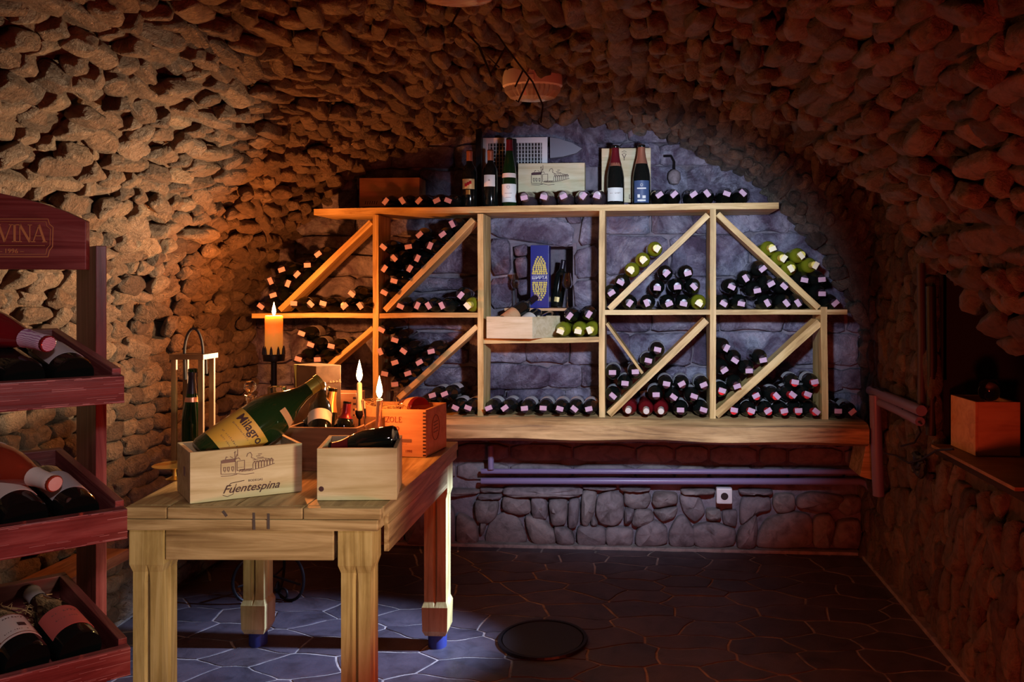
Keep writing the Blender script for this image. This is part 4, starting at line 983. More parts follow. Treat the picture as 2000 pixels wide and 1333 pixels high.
WIRES = [([(858, -6), (888, 40), (936, 90), (960, 150)], 2.7, 'long black wire hanging slack at the left below the vault'), ([(912, -5), (886, 40), (882, 54)], 2.45, 'short black wire dropping to a knot at the top of the frame'),
         ([(926, -8), (960, 50), (988, 92), (1022, 137), (1040, 160)], 2.75, 'black wire running from the top edge to the bulkhead lamp'), ([(988, 92), (957, 147)], 2.8, 'black wire joining the two knots left of the lamp'),
         ([(960, 150), (934, 92), (975, 132)], 2.85, 'thin black wire crossing left of the bulkhead lamp'), ([(1022, 137), (1006, 170)], 2.85, 'short black wire across the left of the lamp glass'), ([(1034, 152), (1012, 200), (1008, 196)], 2.85, 'black wire slanting across the middle of the lamp glass'),
         ([(1040, 160), (1060, 205), (1056, 240)], 2.9, 'black wire hanging from the right side of the lamp')]
for pts, Y, lab in WIRES:
    pipe('cable', [P(x, y, Y) for x, y in pts], .0034, lab, 'black', 'cable', 5)
m = MB()
for x, y, Y in ((882, 55, 2.45), (934, 90, 2.7), (988, 92, 2.78), (957, 147, 2.82), (1043, 167, 2.85)):
    m.lathe([(.0001, -.010), (.009, -.004), (.009, .004), (.0001, .010)], 8, Matrix.Translation(P(x, y, Y)))
# ------------------------------------------------------------------ table
TZ = .77
FL, FR_ = PZ(243, 992, TZ), PZ(745, 994, TZ); RR = PZ(895, 863, TZ); RL = V((-1.50, 3.02, TZ)); 
tb = thing('table', 'sturdy pine table with thick plank top and fluted square legs', 'table', (FL + RR) / 2 - V((0, 0, TZ)))
def bil(u, v, z): return (FL * (1 - u) * (1 - v) + FR_ * u * (1 - v) + RR * u * v + RL * (1 - u) * v) + V((0, 0, z - TZ))
def slabq(name, u0, u1, v0, v1, z0, z1, mat='table', bev=.002, nseg=1):
    a, b, c, d = bil(u0, v0, 0), bil(u1, v0, 0), bil(u1, v1, 0), bil(u0, v1, 0)
    alongX = (b - a).length > (d - a).length
    x = (b - a) if alongX else (d - a); o_ = a if alongX else b
    Mx = frame((o_.x, o_.y, 0), x, z=(0, 0, 1)); inv = Mx.inverted(); m = MB()
    ps = [inv @ V((p.x, p.y, z)) for z in (z0, z1) for p in (a, b, c, d)]
    m.add(ps, [(0, 3, 2, 1), (4, 5, 6, 7), (0, 1, 5, 4), (1, 2, 6, 5), (2, 3, 7, 6), (3, 0, 4, 7)])
    me = m.mesh(name, mat, bevel=bev); return link(name, me, tb, wm(tb).inverted() @ Mx)
cuts = [0, .165, .42, .695, 1.0]
for i in range(4): slabq('top_plank', cuts[i] + (.0015 if i else 0), cuts[i + 1] - .0015, .028, 1, TZ - .030, TZ)
cuts2 = [0, .165, .695, 1.0]
for i in range(3): slabq('edge_board', cuts2[i] + (.002 if i else 0), cuts2[i + 1] - .002, 0, .026, TZ - .030, TZ, bev=.003)
slabq('lower_board', -.005, .985, .002, .075, TZ - .062, TZ - .032, bev=.003); slabq('lower_board', .935, .995, .077, .995, TZ - .062, TZ - .031, bev=.003); slabq('lower_board', .0, .06, .076, .995, TZ - .062, TZ - .031)
slabq('apron', .14, .80, .030, .062, TZ - .150, TZ - .063, bev=.003); slabq('apron', .955, .975, .13, .93, TZ - .155, TZ - .076); slabq('apron', .03, .05, .13, .93, TZ - .150, TZ - .063)
m = MB()          # dark stains and the knot on the front edge are real marks in the wood
def leg(u, v, sw, zt_, sock=True, botpx=None):
    c = bil(u, v, 0); c.z = 0; ex = (bil(1, v, 0) - bil(0, v, 0)).normalized(); Mx = frame((c.x, c.y, 0), ex, z=(0, 0, 1)); m = MB()
    h = sw / 2; K = []
    def sec(h, gd, gw):   # square section with a V groove (depth gd) on each face
        pts = []
        for q in range(4):
            a = q * pi / 2; R = lambda x, y: (x * cos(a) - y * sin(a), x * sin(a) + y * cos(a))
            pts += [R(-h, -h), R(-gw, -h), R(0, -h + gd), R(gw, -h)]
        return pts
    z0 = .055 if sock else 0
    lv = [(z0, h * .80, 0, .004), (z0 + .02, h * .98, 0, .004), (.165, h * 1.02, 0, .004), (.185, h * .86, .004, .006), (.215, h * .86, .012, .008), (zt_ - .150, h * .86, .012, .008), (zt_ - .120, h * .86, .004, .006), (zt_ - .098, h, 0, .004), (zt_, h, 0, .004)]
    vs = []; fs = []
    for z, hh, gd, gw in lv: vs += [V((x, y, z)) for x, y in sec(hh, gd, gw)]
    for i in range(len(lv) - 1):
        for k in range(16): fs.append((i * 16 + k, i * 16 + (k + 1) % 16, (i + 1) * 16 + (k + 1) % 16, (i + 1) * 16 + k))
    fs.append(tuple(range(16))[::-1]); fs.append(tuple(len(vs) - 16 + k for k in range(16)))
    # long axis along local X for the grain
    R = Matrix(((0, 0, 1, 0), (0, 1, 0, 0), (-1, 0, 0, 0), (0, 0, 0, 1)))
    m.add([R @ p for p in vs], fs); lg = link('leg', m.mesh('leg', 'table_leg'), tb, wm(tb).inverted() @ Mx @ R.inverted())
    if sock:
        m = MB(); m.lathe([(.0001, .0), (h * .72, 0), (h * .74, .01), (h * .74, .062), (h * .70, .064)], 20); sk = link('rubber_cap', m.mesh('rubber_cap', 'sock', True), lg, wm(lg).inverted() @ Mx)
leg(.073, .070, .092, TZ - .063); leg(.885, .070, .092, TZ - .063)
leg(.055, .93, .092, TZ - .063); leg(.915, .945, .096, TZ - .078)
m = MB()
fxy = lambda u, z, off=.001: bil(u, 0, z) - (V((0, 1, 0)) * off)
for (u0, z0, u1, z1, w_) in ((.505, TZ - .012, .507, TZ - .058, .007), (.562, TZ - .014, .563, TZ - .056, .007), (.385, TZ - .008, .40, TZ - .022, .008)):
    a, b = fxy(u0, z0), fxy(u1, z1); d = (b - a); nrm = V((d.z, 0, -d.x)).normalized() * w_ / 2; m.add([a - nrm, b - nrm, b + nrm, a + nrm], [(0, 1, 2, 3)])
MAT['stain'] = simple('old_dark_stain', (.10, .085, .08), .7)
m.build('stain_mark', 'stain', tb)

# ------------------------------------------------------------------ crates on the table
T0 = TZ + .0015
A = PZ(371, 985, T0); B = PZ(590, 960, T0); C = V((-1.335, 2.228, T0))
# front_panel height from the picture
hA = (985 - 881) * A.y / FPX
c1, M1, w1, d1 = openbox('wooden_crate', 'pale pine crate with an estate drawing holding the giant bottle', A, B, C, hA, 'crate', .011)
m = MB(); sketch(m, w1 * .47); m.build('estate_drawing', 'ink_soft', c1, M=M1.inverted() @ Matrix.Identity(4) @ Matrix.Identity(4) if False else wm(c1).inverted() @ M1 @ frame((w1 * .265, -.0008, hA * .50), (1, 0, 0), z=(0, -1, 0)))
text('Fuentespina', .031, M1 @ frame((w1 * .53, -.0008, hA * .20), (1, 0, 0), z=(0, -1, 0)), 'ink', c1, shear=.45, bold=.0002)
text('BODEGAS', .0085, M1 @ frame((w1 * .57, -.0008, hA * .335), (1, 0, 0), z=(0, -1, 0)), 'ink', c1)
m = MB(); m.tube([(w1 * .28, -.0008, hA * .10), (w1 * .32, -.0008, hA * .06), (w1 * .37, -.0008, hA * .10), (w1 * .40, -.0008, hA * .30)], .0008, 5); m.tube([(w1 * .33, -.0008, hA * .27), (w1 * .35, -.0008, hA * .32), (w1 * .47, -.0008, hA * .35)], .0009, 5)
m.build('flourish', 'ink', c1, M=wm(c1).inverted() @ M1)
m = MB(); [stroke(m, *s) for s in ((.0, 0, .0, .026, .002), (.0, .026, .012, .022, .002), (.012, .022, .012, .0, .002), (.006, 0, .006, .024, .002), (.016, .004, .016, .028, .002), (.02, 0, .02, .026, .002))]
m.build('burn_mark', 'ink_soft', c1, M=wm(c1).inverted() @ frame(C * .45 + A * .55 + V((0, 0, hA * .45)) + (A - B).normalized() * .0006, (A - C), z=(A - B)))
# giant bottle leaning in it
p0 = P(402, 900, 2.215); p1 = P(627, 744, 2.44); ax = (p1 - p0); L = ax.length
big_prof = [(.001, .012), (.045, .006), (.064, .0), (.070, .012), (.0708, .10), (.0708, L * .50), (.066, L * .57), (.052, L * .66), (.036, L * .74), (.0255, L * .82), (.0215, L * .90), (.0215, L * .965), (.0245, L * .968), (.0245, L * .995), (.020, L)]
PROF['giant'] = big_prof
Mg = frame(p0, (0, 1, 0), z=ax.normalized()) if False else None
zz = ax.normalized(); xx = V((zz.y, -zz.x, 0)).normalized(); yy = zz.cross(xx)
# local -Y must face the camera and slightly up
fwd = V((0, 0, CAMH)) - (p0 + p1) / 2; fwd -= zz * fwd.dot(zz); fwd.normalize(); fwd = (fwd + V((0, 0, .25)) - zz * V((0, 0, .25)).dot(zz)).normalized(); ly_ = -fwd; lx_ = ly_.cross(zz)
Mg = Matrix(((lx_.x, ly_.x, zz.x, p0.x), (lx_.y, ly_.y, zz.y, p0.y), (lx_.z, ly_.z, zz.z, p0.z), (0, 0, 0, 1)))
gb = thing('giant_wine_bottle', 'giant green wine bottle with orange label leaning out of the pale crate', 'bottle', Mg)
m = MB(); m.lathe(big_prof, 40); m.build('glass_body', 'glass_giant' if 'glass_giant' in MAT else 'glass_dark', gb, True, M=Matrix())
m = sleeve('giant', L * .10, L * .40, .0008, 30, -pi / 2 - 1.15, -pi / 2 + 1.15, 1); m.build('paper_label', 'paper_yellow', gb, True, M=Matrix())
m = MB(); m.lathe([(.0218, L * .83), (.0223, L * .87), (.0222, L * .965), (.0252, L * .966), (.0252, L * .996), (.0001, L * 1.0)], 28, cap=False); m.build('capsule', 'cap_olive' if 'cap_olive' in MAT else 'cap_yellow', gb, True, M=Matrix())
m = sleeve('giant', L * .585, L * .635, .0008, 30, -pi / 2 + .25, -pi / 2 + 1.9, 2); m.build('shoulder_label', 'crate2', gb, True, M=Matrix())
m = sleeve('giant', L * .66, L * .70, .0008, 20, -pi / 2 + .3, -pi / 2 + 1.2, 2)
def curved_text(body, size, z, mat, parent, r=.0722, rot=0, a0=0, bold=0):
    # letters bent round the bottle; text runs around the body, tops toward the neck
    if body.startswith('~'): me = marks(int(body[1:]), size).mesh('t', mat)
    else:
        c = bpy.data.curves.new('t', 'FONT'); c.body = body; c.size = size; c.align_x = 'CENTER'; c.align_y = 'CENTER'; c.extrude = .0003; c.resolution_u = 2; c.offset = bold
        o = bpy.data.objects.new('t', c); me = bpy.data.meshes.new_from_object(o); bpy.data.objects.remove(o)
    for v in me.vertices:
        g = -pi / 2 + v.co.x / r + a0; v.co = V(((r + v.co.z) * cos(g), (r + v.co.z) * sin(g), z + v.co.y))
    me.materials.clear(); me.materials.append(MAT[mat]); return link('lettering', me, parent, Matrix())
curved_text('Milagro', .036, L * .345, 'ink', gb, bold=.0006, a0=.15); curved_text('~18', .009, L * .285, 'ink_soft', gb, a0=.1)
curved_text('~14', .010, L * .20, 'ink_soft', gb, a0=.1); curved_text('~12', .008, L * .165, 'ink_soft', gb, a0=.1)
# crate in front on the right
A = PZ(619, 978, T0); B = PZ(775, 977, T0); C = A + V((-.045, .20, 0)); h2_ = (978 - 874) * A.y / FPX
c2, M2, w2_, d2_ = openbox('wooden_crate', 'small pale crate with a dark knot at its front, right of the estate crate', A, B, C, h2_, 'crate', .011)
m = MB(); m.lathe([(.0001, .0006), (.006, .0006), (.0075, 0)], 10, cap=False); m.build('knot', 'ink', c2, M=wm(c2).inverted() @ M2 @ frame((.012, -.0003, h2_ * .22), (1, 0, 0), z=(0, -1, 0)))
ctr = (A + C) / 2
bt = P(728, 856, 2.27); zt2 = V((-.93, .0, -.12)).normalized()
Mz = Matrix.Translation((-.690, 2.265, T0 + h2_ + .0)) @ Matrix.Rotation(radians(-86), 4, 'Y') @ Matrix.Rotation(pi / 2, 4, 'Z')
bottle('dark champagne bottle lying across the small knotty crate', shape='champagne', cap='cap_bordeaux', capz=.205, lab=(.02, .10, 'paper_grey', .9), M=Matrix.Translation((-.705, 2.285, T0 + h2_ + .006)) @ Matrix.Rotation(radians(-99), 4, 'Y') @ Matrix.Rotation(-pi / 2 - .9, 4, 'Z') @ Matrix.Diagonal((.88, .88, .66, 1)))
# crate behind, in shadow, with three bottles
A = V((P(557, 845, 2.50).x, 2.50, T0)); B = V((P(697, 848, 2.50).x, 2.50, T0)); C = A + V((.015, .25, 0)); h3_ = CAMH - (843 - PPY) * 2.50 / FPX - T0
c3, M3, w3_, d3_ = openbox('wooden_crate', 'dark shadowed crate with bottle necks sticking out, behind the front crates', A, B, C, h3_, 'crate_shaded', .011)
q0 = P(623, 850, 2.545); bottle('dark bottle with wide cream label standing tilted in the shadowed crate', shape='burgundy', lab=(.045, .105, 'paper', 1.3), M=pose(q0, P(628, 752, 2.72)) @ Matrix.Diagonal((.95, .95, .8, 1)))
bottle('foil-necked bottle behind the cream-labelled one in the shadowed crate', shape='champagne', cap='cap_gold', capz=.205, M=pose(P(628, 905, 2.66), P(648, 775, 2.70)) @ Matrix.Diagonal((.85, .85, .85, 1)))
bottle('dark slim bottle neck at the right end of the shadowed crate', cap='cap_bordeaux', capz=.22, M=pose(P(662, 912, 2.57), P(676, 806, 2.60)) @ Matrix.Diagonal((.9, .9, .72, 1)))
bottle('small bottle neck leaning at the far left of the shadowed crate', cap='cap_gold', M=pose(P(596, 912, 2.60), P(610, 808, 2.64)) @ Matrix.Diagonal((.85, .85, .72, 1)))
# orange crate with stencilled lettering
A = PZ(700, 886, T0); B = PZ(832, 894, T0); C = PZ(872, 873, T0); A = V((A.x, B.y + .015, T0)); d = (C - B); C = A + V((d.x, d.y * 1.0, 0)); h4 = (894 - 800) * B.y / FPX
c4, M4, w4, d4 = openbox('wooden_crate', 'orange-lit wooden crate with red stencilled lettering on the right of the table', A, B, C, h4, 'crate2', .011)
FM = lambda x, z, M_=M4: M_ @ frame((x, -.0008, z), (1, 0, 0), z=(0, -1, 0))
serif('NOZZOLE', .0185, FM(w4 * .46, h4 * .79), 'ink_red', c4); serif('IL PARETO', .0135, FM(w4 * .46, h4 * .60), 'ink_red', c4)
text('~16', .0075, FM(w4 * .45, h4 * .48), 'ink_red', c4); text('~6', .009, FM(w4 * .48, h4 * .40), 'ink_red', c4)
m = MB(); m.hexa((w4 * .42, -.0008, h4 * .31), (w4 * .38, 0, 0), (0, .0006, 0), (0, 0, .011)); m.build('printed_bar', 'ink_soft', c4, M=wm(c4).inverted() @ M4); text('~18', .006, FM(w4 * .62, h4 * .27), 'ink_red', c4)
text('1990', .013, FM(w4 * .76, h4 * .12), 'ink_red', c4)
m = MB()
for i in range(13): m.hexa((w4 - .011, -.0007, h4 * (.02 + i * .0745)), (.011, 0, 0), (0, .0006, 0), (0, 0, h4 * .038))
m.build('finger_joint', 'ink', c4, M=wm(c4).inverted() @ M4)
sd = C - A; ctr = B + sd * .45; MS = frame(ctr + V((0, 0, h4 * .55)) + V((.0012, 0, 0)), sd, z=(0, 0, 1)); 
sx = sd.normalized(); nx = V((sx.y, -sx.x, 0)); MS = Matrix(((sx.x, 0, nx.x, ctr.x + nx.x * .0008), (sx.y, 0, nx.y, ctr.y + nx.y * .0008), (0, 1, 0, T0 + h4 * .55), (0, 0, 0, 1)))
m = MB(); m.tube([(.035 * cos(g), .045 * sin(g), 0) for g in [k * pi / 10 for k in range(20)]], .0012, 5, closed=True); [stroke(m, -.02, .02 - i * .012, .02, .022 - i * .012, .003) for i in range(4)]; m.build('burnt_seal', 'ink_soft', c4, M=wm(c4).inverted() @ MS)
bottle('fat dark bottle with orange highlights lying in the orange stencilled crate', shape='burgundy', glass='glass_redwine', lab=(.03, .09, 'crate2', 1.2), M=pose(P(822, 800, 2.86), P(770, 806, 2.96), (0, 1, 3)) @ Matrix.Diagonal((1.15, 1.15, .62, 1)))
bottle('dark bottle at the left inside the orange stencilled crate', cap='cap_red', M=pose(P(770, 822, 2.88), P(700, 818, 3.02), (0, 1, 3)) @ Matrix.Diagonal((.95, .95, .55, 1)))
A = V((P(640, 890, 2.98).x, 2.98, T0)); B = V((P(698, 890, 2.98).x, 2.98, T0)); B.x -= .005
c5, M5, w5, d5 = openbox('wooden_crate', 'small orange crate with finger-jointed corner left of the stencilled crate', A, B, A + V((0, .10, 0)), h4 * 1.02 + .02, 'crate2', .010)
m = MB()
for i in range(8): m.hexa((w5 - .012, -.0007, (h4 + .02) * (.06 + i * .12)), (.012, 0, 0), (0, .0006, 0), (0, 0, .008))
m.build('finger_joint', 'ink', c5, M=wm(c5).inverted() @ M5); text('DO', .024, M5 @ frame((w5 * .62, -.0008, (h4 + .02) * .66), (1, 0, 0), z=(0, -1, 0)), 'ink_red', c5)
bottle('red-capped bottle lying on top of the small finger-jointed crate', cap='cap_red', capz=.20, M=pose(P(672, 794, 3.03), P(700, 800, 3.0)) @ Matrix.Diagonal((.8, .8, .32, 1))) if False else None
# cardboard gift box
Y5 = 2.93; a = P(566, 716, Y5); b = P(617, 720, Y5 - .04); c = P(664, 714, Y5 + .01); z1_ = P(617, 716, Y5 - .04).z
gbx = thing('gift_box', 'brown card gift box with gilt print standing behind the crates', 'box', (b.x, b.y, T0)); H5 = z1_ - T0
m = MB(); e1 = V((a.x - b.x, .075, 0)); e2 = V((c.x - b.x, .06, 0)); m.hexa((0, 0, 0), e1, e2, (0, 0, H5)); m.build('carton', 'card', gbx, bevel=.0015, M=Matrix())
n2 = V((e2.y, -e2.x, 0)).normalized(); MM = Matrix(((e2.normalized().x, 0, n2.x, 0), (e2.normalized().y, 0, n2.y, 0), (0, 1, 0, 0), (0, 0, 0, 1)))
text('~9', .020, wm(gbx) @ MM @ Matrix.Translation((e2.length * .5, H5 * .80, .0008)), 'paper_gold', gbx, shear=.3); text('~7', .010, wm(gbx) @ MM @ Matrix.Translation((e2.length * .5, H5 * .64, .0008)), 'paper_gold', gbx)
m = MB(); m.lathe([(.004, 0), (.005, .0005), (.006, 0)], 10, MM @ Matrix.Translation((e2.length * .5, H5 * .72, .0008)), cap=False); m.build('emblem', 'paper_gold', gbx, M=Matrix())
m = MB(); q = V(e1); m.prism([(0, 0), (.02, 0), (.017, -.05), (.018, -.14), (.012, -.06)], lambda u, v, w_: q + e1.normalized() * (-u) + V((0, 0, H5 + v)) + V((0, -.001 - w_, 0)), .0008); m.build('candlelit_edge', 'cap_yellow', gbx, M=Matrix())  # candlelight on the carton's left edge, put in as a yellow strip
# ------------------------------------------------------------------ candles, glass
def flame(parent, p, s=1.0, M=None):
    m = MB(); m.lathe([(.0001, -.004 * s), (.0045 * s, .002 * s), (.0065 * s, .010 * s), (.0055 * s, .020 * s), (.0028 * s, .032 * s), (.0001, .044 * s)], 14, Matrix.Translation(p)); return m.build('flame', 'flame', parent, True)
def candle_light(name, p, pw, r=.010, col=(1.0, .25, .045)):
    lamp(name, 'POINT', p, col, pw, None, r)
def taper(px, ytop, ybase_px, Y, label, r=.009):
    top = P(px, ytop, Y); t = thing('taper_candle', label, 'candle', (top.x, Y, TZ)); cupz = P(px, ybase_px, Y).z
    m = MB(); m.lathe([(r * 1.02, cupz), (r, cupz + .02), (r * .95, top.z - .004), (r * .6, top.z), (.0001, top.z - .002)], 18, Matrix.Translation((top.x, Y, 0))); m.build('wax_stick', 'wax', t, True)
    m = MB(); m.tube([(top.x, Y, top.z - .002), (top.x, Y, top.z + .008)], .0009, 5); m.build('wick', 'black', t)
    flame(t, V((top.x, Y, top.z + .008)), 1.6); return t, top, cupz
def holder(x, Y, cupz, label, r=.014):
    t = thing('candle_holder', label, 'candle holder', (x, Y, TZ)); m = MB(); m.lathe([(r, cupz), (r, cupz - .012), (r * .6, cupz - .026), (.004, cupz - .030)][::-1], 16, Matrix.Translation((x, Y, 0))); m.build('cup', 'iron', t, True)
    m = MB(); m.tube([(x, Y, TZ + .006), (x, Y, cupz - .028)], .0035, 8); m.build('stem', 'iron', t, True)
    m = MB(); m.lathe([(.036, T0), (.036, T0 + .004), (.01, T0 + .008), (.0001, T0 + .009)], 20, Matrix.Translation((x, Y, 0))); m.build('foot', 'iron', t, True)
t1, top1, cup1 = taper(702, 748, 802, 2.66, 'taller white taper candle burning in a dark iron holder'); holder(top1.x, 2.66, cup1, 'dark iron holder under the taller taper candle')
t2, top2, cup2 = taper(741, 780, 838, 2.60, 'shorter white taper candle burning behind the flared glass'); holder(top2.x, 2.60, cup2, 'dark iron holder under the shorter taper candle')
candle_light('taper_candle_light', top1 + V((0, -.0, .045)), 15); candle_light('taper_candle_light', top2 + V((0, -.0, .045)), 15)
gx = P(727, 835, 2.50); m = None
gt = thing('flared_glass', 'flared clear glass standing in front of the shorter taper candle', 'glass', (gx.x, 2.50, T0)); gz = P(727, 781, 2.50).z - T0
m = MB(); m.lathe([(.0001, .0), (.020, 0), (.022, .004), (.019, .03), (.021, .12), (.028, gz - .05), (.0345, gz - .004), (.0345, gz), (.0325, gz), (.026, gz - .05), (.019, .12), (.017, .03), (.0001, .02)], 28, cap=False); m.build('glass_body', 'glass', gt, True, M=Matrix())
# pillar candle on an iron floor candlestick
base = PZ(528, 1170, 0); YP = base.y; top = P(535, 617, YP); cb = P(535, 692, YP)
pc_ = thing('pillar_candle', 'thick glowing orange pillar candle burning on the tall iron candlestick', 'candle', (top.x, YP, cb.z)); r = 17 * YP / FPX
m = MB(); hp = top.z - cb.z; m.lathe([(r, 0), (r, hp - .004), (r * .92, hp), (r * .75, hp - .006), (.0001, hp - .010)], 28); m.build('wax_body', 'waxglow', pc_, True, M=Matrix())
m = MB(); m.tube([(0, 0, hp - .01), (0, 0, hp + .006)], .0012, 5); m.build('wick', 'black', pc_, M=Matrix()); flame(pc_, V((top.x, YP, top.z + .004)), 1.3)
candle_light('pillar_candle_light', V((top.x, YP, top.z + .045)), 36, .014, (1.0, .27, .055))
cs = thing('iron_candlestick', 'tall black iron floor candlestick with spiked cup and scrolled feet', 'candlestick', (top.x, YP, 0)); X0 = top.x
m = MB(); m.lathe([(.006, cb.z - .035), (r * 1.2, cb.z - .030), (r * 1.28, cb.z - .004), (r * 1.22, cb.z)], 20, Matrix.Translation((X0, YP, 0))); m.build('cup', 'iron', cs, True)
for k in range(9):
    g = 2 * pi * k / 9; m = MB(); x, y = X0 + r * 1.15 * cos(g), YP + r * 1.15 * sin(g); m.tube([(x, y, cb.z - .002), (x, y, cb.z + .022), (x, y, cb.z + .036)], [.007, .005, .0008], 6); m.build('spike', 'iron', cs, True)
m = MB(); m.tube([(X0, YP, .20), (X0, YP, cb.z - .03)], .013, 10); m.tube([(X0 + .013 * cos(k * .7), YP + .013 * sin(k * .7), .25 + k * .012) for k in range(60)], .005, 5); m.build('stem', 'iron', cs, True)
for k in range(3):
    g = radians(-20 + 120 * k); D = V((cos(g), sin(g), 0)); c0 = V((X0, YP, 0)); m = MB(); pts = []
    for i in range(26):
        a = radians(150 - i * 12.5); pts.append(c0 + D * (.085 + .085 * cos(a)) + V((0, 0, .105 + .098 * sin(a))))
    m.tube([c0 + V((0, 0, .24)), c0 + D * .0 + V((0, 0, .20))] + pts[3:24], .0065, 7)
    m.tube([c0 + D * (.055 + .022 * cos(a)) + V((0, 0, .032 + .022 * sin(a))) for a in [radians(260 - i * 28) for i in range(12)]], .005, 6)
    m.tube([c0 + V((0, 0, .10)), c0 + D * .15 + V((0, 0, .085))], .005, 6)
    m.build('scroll_foot', 'iron', cs, True)
m = MB(); m.tube([(X0 + .012, YP - .02, .235), (X0 + .035, YP - .025, .25), (X0 + .03, YP - .02, .285), (X0 + .005, YP - .02, .28), (X0 + .012, YP - .02, .235)], .005, 6); m.build('scroll', 'iron', cs, True)
# decanters
def decanter(px, py, Y, label, round_):
    q = P(px, py, Y); t = thing('decanter', label, 'decanter', (q.x, Y, T0)); zn = q.z - T0 - .028
    m = MB(); m.lathe([(.0001, 0), (.048, 0), (.052, .01), (.050, .08), (.040, .12), (.016, .15), (.013, zn - .02), (.021, zn - .006), (.021, zn), (.012, zn - .003), (.010, zn - .03), (.0125, .14), (.037, .115), (.046, .08), (.047, .014), (.0001, .008)], 28, cap=False); m.build('glass_body', 'glass', t, True, M=Matrix())
    m = MB()
    if round_: m.lathe([(.008, -.012), (.0085, .002), (.006, .006), (.014, .012), (.020, .022), (.0215, .031), (.019, .042), (.012, .049), (.0001, .052)], 24, Matrix.Translation((0, 0, zn)))
    else:
        m.lathe([(.008, -.012), (.0085, .003), (.010, .006)], 16, Matrix.Translation((0, 0, zn))); m.hexa((-.028, -.018, zn + .006), (.056, 0, 0), (0, .036, 0), (0, 0, .046))
    m.build('stopper', 'glass', t, round_, M=Matrix(), bevel=0 if round_ else .003)
decanter(489, 757, 2.72, 'glass decanter with sparkling ball stopper behind the giant bottle', True); decanter(541, 768, 2.78, 'glass decanter with square stopper behind the giant bottle', False)
# wooden carrier with a bottle
YC_ = 2.46; xa, xb = P(334, 700, YC_).x, P(396, 700, YC_).x; zt_ = P(370, 693, YC_).z; xm = (xa + xb) / 2; W2 = (xb - xa)
ca = thing('bottle_carrier', 'slim wooden bottle carrier with a black rope handle at table left', 'bottle carrier', (xm, YC_, T0)); hc = zt_ - T0; dd = .078
for sx_, sy_ in ((0, 0), (1, 0), (0, 1), (1, 1)):
    x = -W2 / 2 + sx_ * (W2 - .016) + .008; y = sy_ * (dd - .012)
    board('upright', V((xm + x, YC_ + y, T0 + .012)), V((xm + x, YC_ + y, T0 + hc - .016)), .017, .010, 'carrier', ca)
m = MB(); m.hexa((-W2 / 2 - .004, -.004, hc - .016), (W2 + .008, 0, 0), (0, .022, 0), (0, 0, .016)); m.hexa((-W2 / 2 - .004, dd - .014, hc - .016), (W2 + .008, 0, 0), (0, .022, 0), (0, 0, .016)); m.hexa((-W2 / 2 - .004, .0185, hc - .016), (.018, 0, 0), (0, dd - .033, 0), (0, 0, .016)); m.hexa((W2 / 2 - .014, .0185, hc - .016), (.018, 0, 0), (0, dd - .033, 0), (0, 0, .016)); m.build('top_frame', 'carrier', ca, M=Matrix())
m = MB(); m.hexa((-W2 / 2, -.002, 0), (W2, 0, 0), (0, dd + .004, 0), (0, 0, .011)); m.build('base_board', 'carrier', ca, M=Matrix())
hx_ = W2 * .30; m = MB(); m.tube([(-hx_ * .9, dd / 2, hc - .085), (-hx_, dd / 2, hc - .01)] + [(-hx_ * cos(g), dd / 2, hc + .0 + .082 * sin(g)) for g in [k * pi / 12 for k in range(13)]] + [(hx_ * 1.3, dd / 2, hc - .01), (hx_ * 1.35, dd / 2, hc - .065)], .0042, 7); m.build('rope_handle', 'rope', ca, True, M=Matrix())
bottle('dark green bottle standing inside the wooden bottle carrier', shape='champagne', glass='glass_green', cap='cap_black', capz=.225, band=(.20, .214, 'cap_rosegold', 1.5), M=Matrix.Translation((xm - .002, YC_ + dd / 2 - .002, T0 + .0115)) @ Matrix.Diagonal((.76, .76, 1.05, 1)))
q = P(322, 909, 2.36); dsh = thing('brass_dish', 'small shiny brass dish at the left edge of the table', 'dish', (q.x + .03, 2.36, T0)); hd = q.z - T0
m = MB(); m.lathe([(.022, 0), (.024, .003), (.006, .010), (.005, hd - .012), (.03, hd - .008), (.060, hd), (.062, hd + .002), (.03, hd - .004), (.0001, hd - .006)], 28); m.build('pan', 'brass', dsh, True, M=Matrix())

# ------------------------------------------------------------------ mahogany display rack at the left
Kc = P(245, 994, 1.555)
aw, ad = radians(43), radians(55); wv = V((cos(aw), sin(aw), 0)); dh = V((-sin(ad), cos(ad), 0))
rk = thing('display_rack', 'tall mahogany-red wooden display rack with three tilted bottle trays', 'display rack', V((Kc.x, Kc.y, 0)) - wv * .25)
def rpart(name, o, e1, e2, e3, bev=.0015, mat='red', long=None):
    e = {0: e1, 1: e2, 2: e3}[long if long is not None else max(range(3), key=lambda i: (e1, e2, e3)[i].length)].normalized()
    other = e2 if e is e1.normalized() else e1
    x = e; y = V((0, 0, 1)) if abs(e.z) < .8 else V((1, 0, 0)); z = x.cross(y).normalized(); y = z.cross(x)
    R = Matrix(((x.x, y.x, z.x), (x.y, y.y, z.y), (x.z, y.z, z.z))); Ri = R.inverted(); m = MB(); m.hexa((0, 0, 0), Ri @ e1, Ri @ e2, Ri @ e3)
    M_ = R.to_4x4(); M_.translation = o; return link(name, m.mesh(name, mat, bevel=bev), rk, wm(rk).inverted() @ M_)
TR = []; MAT['scratch'] = simple('worn_pink_wood', (.42, .22, .20), .6)
